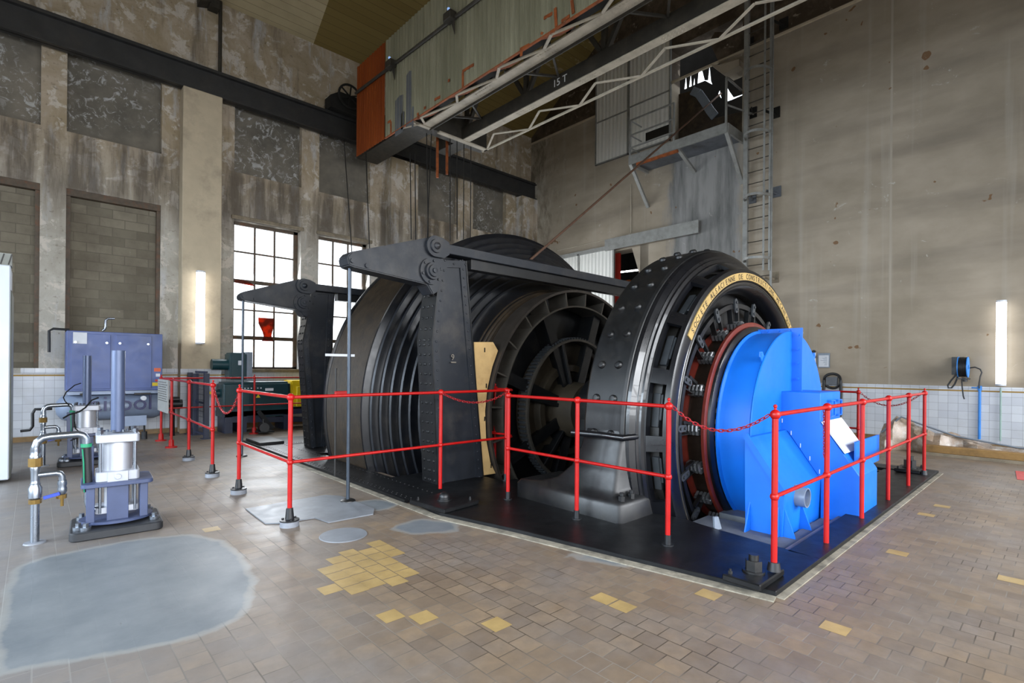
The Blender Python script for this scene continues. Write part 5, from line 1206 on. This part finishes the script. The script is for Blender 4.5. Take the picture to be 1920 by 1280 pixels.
def pipework(cx, cy, dx, label):
    t = thing('air_pipework', (cx, cy, 0), label, 'pipe')
    P = lambda x, z, y=0.0: Vector((cx+x, cy+y, z))
    MB().cyl(P(0, 0), P(0, .33), .030, 16).build('riser', 'zinc', t, smooth=40)
    MB().lathe([(0, .03), (0, .075), (.01, .07), (.012, .03)], P(0, 0), (0, 0, 1), 24).build('floor_flange', 'puck_grey', t, smooth=30)
    MB().cyl(P(0, .33), P(0, .365), .042, 8).build('union', 'brass', t, smooth=30)
    MB().lathe([(.365, .03), (.38, .045), (.46, .045), (.49, .03), (.55, .028)], P(0, 0), (0, 0, 1), 16).build('valve_body', 'zinc', t, smooth=40)
    MB().lathe([(.49, .035), (.50, .035), (.50, .029), (.56, .029), (.60, .03), (.63, .034), (.64, .03)], P(0, 0), (0, 0, 1), 16).build('coupling', 'zinc', t, smooth=40)
    MB().cyl(P(0, .64), P(0, .71), .046, 8).build('union', 'brass', t, smooth=30)
    b = MB(); b.lathe([(.71, .038), (.73, .038), (.74, .032), (.77, .034), (.80, .032)], P(0, 0), (0, 0, 1), 16)
    b.tube([P(0, .74), P(0, .80), P(.012, .845), P(.045, .875), P(.09, .882), P(.20, .885), P(.27, .887), P(.305, .875), P(.325, .845), P(.328, .80)], .030, 14); b.build('bend', 'zinc', t, smooth=60)
    MB().cyl(P(.328, .77), P(.328, .80), .04, 14).build('clamp', 'hose_green', t, smooth=30)
    MB().tube([P(.328, .77), P(.333, .64), P(.338, .50), P(.342, .38)], .034, 14).build('hose', 'hose_black', t, smooth=60)
    b = MB(); b.tube([P(.30, .76, -.036), P(.309, .64, -.036), P(.312, .5, -.036), P(.316, .38, -.036)], .006, 6); b.build('hose_stripe', 'hose_green', t, smooth=60)
    MB().tube([P(.342, .38), P(.343, .29), P(.352, .24), P(.375, .215), P(.45, .205)], .028, 12).build('hose_tail', 'zinc', t, smooth=60)
    b = MB(); b.tube([P(0, .565), P(.06, .567), P(.13, .568), P(.155, .56), P(.168, .535), P(.17, .5)], .024, 12)
    b.lathe([(.38, .022), (.40, .032), (.43, .034), (.45, .028), (.47, .034), (.5, .03)], P(.17, 0), (0, 0, 1), 14); b.build('drain_branch', 'zinc', t, smooth=60)
    b = MB(); b.cyl(P(.17, .345), P(.17, .38), .032, 8); b.cyl(P(.17, .28), P(.17, .345), .012, 8); b.cyl(P(.13, .37), P(.15, .37), .024, 8); b.build('drain_tap', 'brass', t, smooth=30)
    MB().bar(P(.05, .372, -.03), P(.155, .395, -.03), .012, .028).build('valve_handle', 'handle_blue', t, smooth=0, bevel=.003)
    return t
pipework(.012, 5.87, .32, 'nearer silver air pipe rising from the tiles and bending over to the first cylinder stand')
q = hz(80, 872, 0); pipework(q.x, 10.2, .32, 'farther silver air pipe beside the second cylinder stand')
b = MB(); P = lambda x, y: hy(x, y, 10.6)
b.tube([P(*c) for c in ((98, 766), (82, 767), (66, 767), (61, 775), (61, 799), (56, 806), (38, 808))], .02, 8)
tag(b.build('air_hose', 'hose_black', smooth=60), 'black hose with a yellow lever hanging between the white tiled wall and the farther pipe', 'hose')
b = MB(); P = lambda x, y: hy(x, y, 9.9); b.tube([P(*c) for c in ((152, 718), (140, 722), (124, 735), (119, 745), (122, 752), (130, 760))], .008, 6)
tag(b.build('thin_hose', 'hose_black', smooth=60), 'thin black hose looping to the top of the farther tall tube', 'hose')
b = MB(); P = lambda x, y: hy(x, y, 9.6); b.tube([P(*c) for c in ((185, 745), (172, 750), (160, 764), (148, 772), (130, 777), (118, 784))], .012, 6); b.tube([P(*c) for c in ((140, 790), (142, 804), (152, 812), (148, 819), (132, 826))], .009, 6)
tag(b.build('thin_hose', 'hose_black', smooth=60), 'thin black hose crossing in front of the farther silver barrel', 'hose')
# white cabinet cut by the left edge of the picture
wc = thing('control_cabinet', (-.9, 9.5, 0), 'tall pale control cabinet cut off by the left edge of the picture', 'cabinet')
x1, zt = hy(19, 600, 9.03).x, hy(15, 497, 9.03).z
MB().box(x1-1.2, x1, 9.03, 9.75, .04, zt).build('body', 'cabinet_white', wc, smooth=0, bevel=.01)
MB().box(x1-.02, x1+.012, 9.10, 10.05, .04, zt-.3).build('side_panel', 'cabinet_side', wc, smooth=0, bevel=.01)
MB().box(x1-.5, x1+.01, 9.05, 9.3, zt, zt+.15).build('vent_box', 'cabinet_side', wc, smooth=0)
b = MB()
for i in range(5): b.bar((x1-.02-i*.07, 9.045, zt+.01), (x1+.01-i*.07, 9.045, zt+.14), .022, .012)
b.build('vent_slats', 'name_black', wc, smooth=0)
# ---------------------------------------------------------------- background machinery by the windows
GY = 12.55; Q = lambda x, y: hy(x, y, GY)
gm = thing('green_motor', (4.2, GY, .4), 'dark green electric motor with a blower on top standing under the left window', 'motor')
a, c = Q(417, 786), Q(545, 715); b = MB(); b.box(a.x, c.x, GY, GY+.6, a.z, c.z); b.build('motor_body', 'motor_green', gm, smooth=0, bevel=.05, seg=3)
b = MB()
for i in range(7): x = Q(452+i*6, 722).x; b.box(x, x+.03, GY-.004, GY, Q(450, 729).z, Q(450, 727).z)
p = Q(505, 730); b.box(p.x-.09, p.x+.09, GY-.006, GY, p.z-.03, p.z+.03); b.build('name_plate', 'white_label', gm, smooth=0)
b = MB()
for px, py in ((484, 742), (452, 738)): p = Q(px, py); b.prism([(p.x-.05, GY-.006, p.z-.04), (p.x+.05, GY-.006, p.z-.04), (p.x, GY-.006, p.z+.04)], (0, .004, 0))
b.build('warning_sign', 'yellow', gm, smooth=0)
a, c = Q(432, 712), Q(464, 663); MB().box(a.x, c.x, GY+.05, GY+.5, a.z, c.z+.02).build('blower_duct', 'motor_green', gm, smooth=0, bevel=.03, seg=2)
a, c = Q(464, 712), Q(474, 660); MB().box(a.x, c.x, GY+.02, GY+.5, a.z, c.z).build('duct_side', 'pipe_grey', gm, smooth=0)
p, q = Q(402, 683), Q(440, 683); b = MB(); b.cyl((p.x, GY+.25, p.z), (q.x, GY+.25, p.z), .12, 20); b.cyl((q.x, GY+.25, p.z), (q.x+.15, GY+.25, p.z+.02), .19, 20); b.build('blower_motor', 'motor_green', gm, smooth=40)
p = Q(452, 680); MB().box(p.x-.045, p.x+.045, GY+.04, GY+.055, p.z-.05, p.z+.05).build('rating_plate', 'white_label', gm, smooth=0)
p, q = Q(405, 738), Q(418, 738); b = MB(); b.cyl((p.x, GY+.3, p.z), (q.x, GY+.3, p.z), .09, 16); b.build('shaft_end', 'motor_green', gm); p = Q(403, 737); MB().box(p.x-.09, p.x, GY+.2, GY+.3, p.z-.03, p.z+.03).build('yellow_tag', 'yellow', gm, smooth=0)
yg = thing('coupling_guard', (5.2, GY, .6), 'bright yellow coupling guard beside the green motor', 'guard')
a, c = Q(546, 762), Q(571, 713); b = MB(); b.box(a.x, c.x+.8, GY+.02, GY+.6, a.z, c.z); b.build('guard_box', 'yellow', yg, smooth=0, bevel=.03, seg=2)
a, c = Q(555, 762), Q(580, 724); MB().box(a.x, c.x+.6, GY-.05, GY+.02, a.z, c.z).build('guard_front', 'yellow', yg, smooth=0, bevel=.01)
fr = thing('motor_frame', (4.2, GY, 0), 'dark blue steel frame carrying the green motor', 'frame')
a, c = Q(417, 790), Q(600, 764)
b = MB(); b.box(a.x, c.x+1.2, GY, GY+.08, c.z-.12, c.z); b.box(a.x, c.x+1.2, GY+.52, GY+.6, c.z-.12, c.z); b.build('top_beam', 'navy_frame', fr, smooth=0)
for px in (421, 448, 532, 590): x = Q(px, 800).x; MB().box(x, x+.16, GY, GY+.6, 0, c.z-.1).build('leg', 'navy_frame', fr, smooth=0)
MB().bar((a.x, GY+.1, .3), (c.x+1.2, GY+.1, .12), .1, .12).build('rail_beam', 'navy_frame', fr, smooth=0)
MB().bar(Q(483, 770), Q(510, 803), .09, .09).build('drain_hose', 'hose_black', fr, smooth=0)
p = hz(472, 804, .04); b = MB(); b.cyl((p.x, p.y-.9, .15), (p.x+.05, p.y-.6, .15), .1, 16); b.cyl((p.x+.02, p.y-.75, .2), (p.x+.02, p.y-.75, .32), .03, 8); b.box(p.x-.12, p.x+.2, p.y-.9, p.y-.5, .04, .07)
tag(b.build('oil_pump', 'machine_black', smooth=40), 'small dark oil pump on the floor at the foot of the background rail', 'pump')
# dark mesh fence panel
fp = thing('mesh_fence', (2.6, 12.3, 0), 'dark blue steel mesh fence panel between the compressor and the green motor', 'fence')
for px, y_, pt in ((356, 13.0, 698), (367, 12.7, 700), (387, 11.9, 700)):
    q = hy(px, 760, y_); b = MB(); b.box(q.x-.045, q.x+.045, y_-.04, y_+.04, 0, hy(px, pt, y_).z); b.box(q.x-.09, q.x+.09, y_-.08, y_+.08, 0, .015); b.build('fence_post', 'navy_frame', fp, smooth=0)
q0, q1 = hy(367, 760, 12.7), hy(387, 760, 11.9); b = MB()
for i in range(15): u = i/14; x, y = q0.x+(q1.x-q0.x)*u, 12.7-.8*u; b.bar((x, y, .08), (x, y, 1.35), .006)
for i in range(12): z = .08+i*.115; b.bar((q0.x, 12.7, z), (q1.x, 11.9, z), .006)
for z in (.08, .72, 1.35): b.bar((q0.x, 12.7, z), (q1.x, 11.9, z), .04)
b.build('mesh', 'navy_frame', fp, smooth=0)
p = hy(325, 757, 12.9); b = MB(); b.cyl((p.x-.1, 12.9, p.z), (p.x+.16, 12.9, p.z), .09, 12); b.cyl((p.x-.06, 12.85, p.z+.1), (p.x+.1, 12.85, p.z+.1), .06, 10); b.cyl((p.x-.02, 12.9, 0), (p.x-.02, 12.9, p.z), .05, 10)
tag(b.build('wall_valve', 'machine_black', smooth=40), 'small dark valve on a stub pipe beside the tiled pillar', 'valve')
# ---------------------------------------------------------------- fluorescent lights
def tube_lamp(p0, p1, w, nrm, label):
    c = (Vector(p0)+Vector(p1))/2; t = thing('fluorescent_light', (c.x, c.y, min(p0.z, p1.z)), label, 'light')
    n_ = Vector(nrm); s = n_.cross(Vector((0, 0, 1))); z0, z1 = min(p0.z, p1.z), max(p0.z, p1.z)
    B = lambda a, d, z: Vector((c.x, c.y, 0))+s*a+n_*d+Vector((0, 0, z))
    b = MB(); b.prism([B(-w*.35, -.0, z0), B(w*.35, -.0, z0), B(w*.35, -.05, z0), B(-w*.35, -.05, z0)], (0, 0, z1-z0)); b.build('housing', 'white_paint', t, smooth=0)
    b = MB(); pts = [B(w/2*math.cos(PI*k/8), .012+w*.55*math.sin(PI*k/8), z0+.03) for k in range(9)]; b.prism(pts, (0, 0, z1-z0-.06)); b.build('diffuser', 'tube_light', t, smooth=60)
    b = MB()
    for z in (z0, z1-.035): b.prism([B(w*.52*math.cos(PI*k/8), .01+w*.57*math.sin(PI*k/8), z) for k in range(9)], (0, 0, .035))
    b.build('end_cap', 'white_label', t, smooth=60)
    return t
FY = PF-.07; tube_lamp(hy(375.5, 508, FY), hy(375.5, 645, FY), hy(384, 600, FY).x-hy(367, 600, FY).x, (0, -1, 0), 'upright fluorescent light glowing on the left pillar')
FX = XW-.09; tube_lamp(hx(1876.5, 563, FX), hx(1878, 723, FX), hx(1867, 650, FX).y-hx(1887, 650, FX).y, (-1, 0, 0), 'upright fluorescent light glowing on the right wall above the tiles')
# ---------------------------------------------------------------- things on the right wall
X = XW-.02
b = MB(); p = hx(1534, 662, X); q = hx(1556, 689, X); t = thing('notice_board', (X, (p.y+q.y)/2, q.z), 'small framed notice on the right wall beside the blue cover', 'notice')
MB().box(X-.02, X, q.y, p.y, q.z, p.z).build('frame', 'pipe_grey', t, smooth=0); MB().box(X-.024, X-.018, q.y+.02, p.y-.02, q.z+.02, p.z-.05).build('paper', 'white_label', t, smooth=0)
b = MB(); n_ = 8
for i in range(n_): z = p.z-.09-i*(p.z-q.z-.13)/n_; b.box(X-.0255, X-.024, q.y+.05, p.y-.05-random.uniform(0, .1), z-.008, z)
b.build('print_lines', 'pipe_grey', t, smooth=0)
p = hx(1522, 659, X); q = hx(1530, 705, X); t = thing('switch_box', (X, p.y, q.z), 'white switch box with black knobs half hidden by the blue cover', 'switch box')
MB().box(X-.1, X, q.y, p.y, q.z, p.z).build('box', 'white_label', t, smooth=0, bevel=.005)
for py in (659, 669): c = hx(1527, py, X-.1); MB().cyl((X-.1, c.y, c.z), (X-.17, c.y, c.z), .035, 10).build('knob', 'name_black', t)
c = hx(1561, 714, X-.05); t = thing('coiled_cable', (X, c.y, c.z), 'thick black cable coiled over a bracket on the right wall', 'cable')
r = (hx(1546, 714, X).y-hx(1577, 714, X).y)/2
b = MB(); b.tube([Vector((X-.06-.04*math.sin(a*.5), c.y+r*math.cos(a*2*PI/28), c.z+r*math.sin(a*2*PI/28))) for a in range(28)], .028, 8, closed=True)
for py, s_ in ((1547, 1), (1577, -1)): e = hx(py, 790, X); b.tube([Vector((X-.08, c.y+s_*r*.99, c.z+.02)), Vector((X-.08, c.y+s_*r*1.05, c.z-.25)), Vector((X-.08, e.y, c.z-.8))], .034, 8)
b.build('cable', 'hose_black', t, smooth=60); MB().box(X-.1, X, c.y-.1, c.y+.12, c.z-.09, c.z+.09).build('bracket', 'beam_grey', t, smooth=0)
q = hx(1700, 729, XW-.014); struct(MB().box(XW-.014, XW+.002, YB, DY0-.1, q.z-.014, q.z+.014).build('trim_10', 'ochre', smooth=0))
c = hx(1806, 688, XW-.3); t = thing('hose_reel', (XW, c.y, c.z), 'blue rimmed hose reel mounted on the right wall', 'hose reel')
rr = .20; w = .075
b = MB(); b.lathe([(-w+.012, .06), (-w+.012, rr*.9), (w-.012, rr*.9), (w-.012, .06)], c, (0, 1, 0), 32, closed=True)
for k in range(6): y = -w+.02+k*.022; b.lathe([(y, rr*.88), (y+.005, rr*.95), (y+.015, rr*.95), (y+.02, rr*.88)], c, (0, 1, 0), 32)
b.build('wound_hose', 'hose_black', t, smooth=40)
for s_ in (-1, 1):
    b = MB(); b.lathe([(s_*w, .05), (s_*w, rr), (s_*(w-.014), rr), (s_*(w-.014), .05)], c, (0, 1, 0), 32, closed=True); b.build('reel_rim', 'blue_pipe', t, smooth=30)
b = MB(); b.box(c.x-.04, XW, c.y+.085, c.y+.11, c.z-.05, c.z+.1); b.box(XW-.05, XW, c.y+.02, c.y+.2, c.z-.15, c.z+.2); b.cyl(c+Vector((0, -.02, -.2)), c+Vector((0, -.02, -.28)), .045, 12); b.box(c.x-.05, c.x+.05, c.y-.1, c.y+.1, c.z-.235, c.z-.215); b.build('arm', 'machine_black', t, smooth=30)
P = lambda x, y: hx(x, y, XW-.22)
b = MB(); b.tube([P(*q) for q in ((1795, 695), (1792, 703), (1784, 712), (1777, 722), (1778, 727), (1784, 727), (1790, 720), (1795, 708), (1797, 698))], .014, 6); b.tube([P(*q) for q in ((1803, 710), (1804, 725), (1806, 742), (1808, 748))], .011, 6)
b.tube([hx(*q, XW-.1) for q in ((1815, 690), (1828, 688), (1838, 692), (1841, 698), (1838, 706), (1836, 718), (1836, 728))], .012, 6); b.build('loose_hose', 'hose_black', t, smooth=60)
for px, mt, r, lb in ((1837, 'blue_pipe', .022, 'bright blue pipe running down the white tiles under the hose reel'), (1876.5, 'green_pipe', .014, 'pale green pipe running down the tiles below the right fluorescent light')):
    p = hx(px, 727, X-.02); b = MB(); b.cyl((X-.02, p.y, .2), (X-.02, p.y, p.z), r, 10)
    if px == 1837: b.cyl((X-.02, p.y, p.z-.05), (X-.02, p.y, p.z+.04), r*1.5, 8); b.cyl((X-.02, p.y, p.z), (X-.02, p.y+.12, p.z), .012, 6)
    tag(b.build('wall_pipe', mt, smooth=40), lb, 'pipe')
# timber and wrapped bundle along the foot of the right wall
M['timber'] = paint('timber', '#8a6a3c', .75, 0, .2, 5, .3, '#4d3a20', .5)
M['wrap'] = paint('wrap', '#8d7a68', .3, 0, .3, 9, .5, '#c3beb8', .6)
p0, p1 = hz(1722, 866, 0), hz(1990, 892, 0)
tag(MB().box(11.75, 11.92, -1.2, 1.78, .0, .05).build('support_plank', 'stone_trim', smooth=0), 'grey board lying under the long timber at the foot of the right wall', 'board')
tag(MB().box(11.78, 11.98, -1.2, 1.80, .05, .17).build('long_timber', 'timber', smooth=0, bevel=.008), 'long squared timber lying on the floor along the right wall', 'timber')
b = MB(); rows = []; n_ = 40
for i in range(n_+1):
    y = 2.6-i*(4.0/n_); h = .42*math.exp(-((y-2.25)/.33)**2)+.20*math.exp(-((y-1.6)/.5)**2)+.17; wd = .30+.12*math.sin(i*.9)
    if i in (0, n_): h *= .2
    r_ = []
    for k in range(11):
        a = PI*k/10; j = 1+random.uniform(-.13, .13); r_.append(b.v((12.35-wd*math.cos(a)*j, y, max(0, h*math.sin(a)*j))))
    rows.append(r_)
for i in range(n_):
    for k in range(10): b.f([rows[i][k], rows[i][k+1], rows[i+1][k+1], rows[i+1][k]])
tag(b.build('wrapped_bundle', 'wrap', smooth=25), 'crumpled bundle in clear plastic wrap lying behind the long timber', 'bundle')
b = MB(); b.tube([Vector((12.1, 2.5, .3)), Vector((12.2, 2.2, .62)), Vector((12.25, 1.9, .5)), Vector((12.2, 1.4, .33)), Vector((12.2, .6, .22)), Vector((12.25, -.4, .24)), Vector((12.3, -1.5, .3))], .018, 6)
tag(b.build('grey_cable', 'pipe_grey', smooth=60), 'pale grey cable sagging along the wrapped bundle', 'cable')
p = hz(1915, 890, 0); tag(MB().prism([(p.x-.5, p.y-.35, .001), (p.x+.35, p.y-.35, .001), (p.x+.35, p.y+.08, .001), (p.x-.5, p.y+.02, .001)], (0, 0, .004)).build('red_mat', 'signal_red', smooth=0), 'edge of a red mat on the tiles at the right border', 'mat')
# steel covers in the floor
pts = [hz(*q, .0) for q in ((460, 955), (497, 983), (530, 982), (590, 972), (616, 981), (700, 965), (702, 955), (640, 931), (610, 929))]
tag(MB().prism([(q.x, q.y, .0) for q in pts], (0, 0, .012)).build('floor_cover', 'screed', smooth=0, bevel=.003), 'grey concrete cover plate in the tiles behind the corner post', 'cover')
c = hz(644, 1003, 0); b = MB(); b.lathe([(0, 0), (0, .205), (.006, .2), (.006, 0)], (c.x, c.y, 0), (0, 0, 1), 40); tag(b.build('manhole_cover', 'screed', smooth=30), 'round grey cover set in the tiles in front of the base frame', 'cover')
# little gauge pointer in front of the drum
p, q = hy(611, 665, 6.6), hy(652, 665, 6.6); t = thing('depth_pointer', (p.x, 6.6, .04), 'thin upright pointer with a pale cross arm in front of the brown rope', 'pointer')
MB().box(p.x, q.x+.1, 6.6, 6.62, p.z-.016, p.z+.016).build('cross_arm', 'white_label', t, smooth=0)
u = hy(630, 690, 6.6); MB().cyl((u.x, 6.6, .04), (u.x, 6.6, u.z), .014, 8).build('pointer_rod', 'wire_dark', t)
u = hy(640, 737, 6.6); MB().box(u.x-.09, u.x+.09, 6.58, 6.62, u.z-.02, u.z+.03).build('clamp', 'rail_red', t, smooth=0, bevel=.005)
# ---------------------------------------------------------------- light
S.view_settings.view_transform = 'Standard'; S.view_settings.look = 'None'; S.view_settings.gamma = 1; S.view_settings.exposure = 0.0
S.cycles.use_denoising = True
S.cycles.max_bounces = 8; S.cycles.diffuse_bounces = 5; S.cycles.glossy_bounces = 3; S.cycles.sample_clamp_indirect = 6
DAY = (.86, .93, 1.0)
for y in (-4.6, -1.2, 2.2, 5.6, 9.0): area('daylight_back', (XB-.32, y+1.2, 3.3), (2.4, 4.2), (XB+8, y+1.2, -1.6), 300, (.74, .87, 1.0), 100)
for x in (-5.5, -1.8, 1.9, 5.6, 9.3): area('daylight_front', (x+1.3, YB-.32, 3.2), (2.6, 4.7), (x+1.3, YB+8, -1.6), 300, (.93, .96, 1.0), 100)
for a_, c_, g_ in bays:
    if g_: area('daylight_left', ((a_+c_)/2, YW+.5, (ZS+ZH)/2), (c_-a_, ZH-ZS), ((a_+c_)/2, YW-4, 1.2), 190, (.9, .95, 1.0), 150)
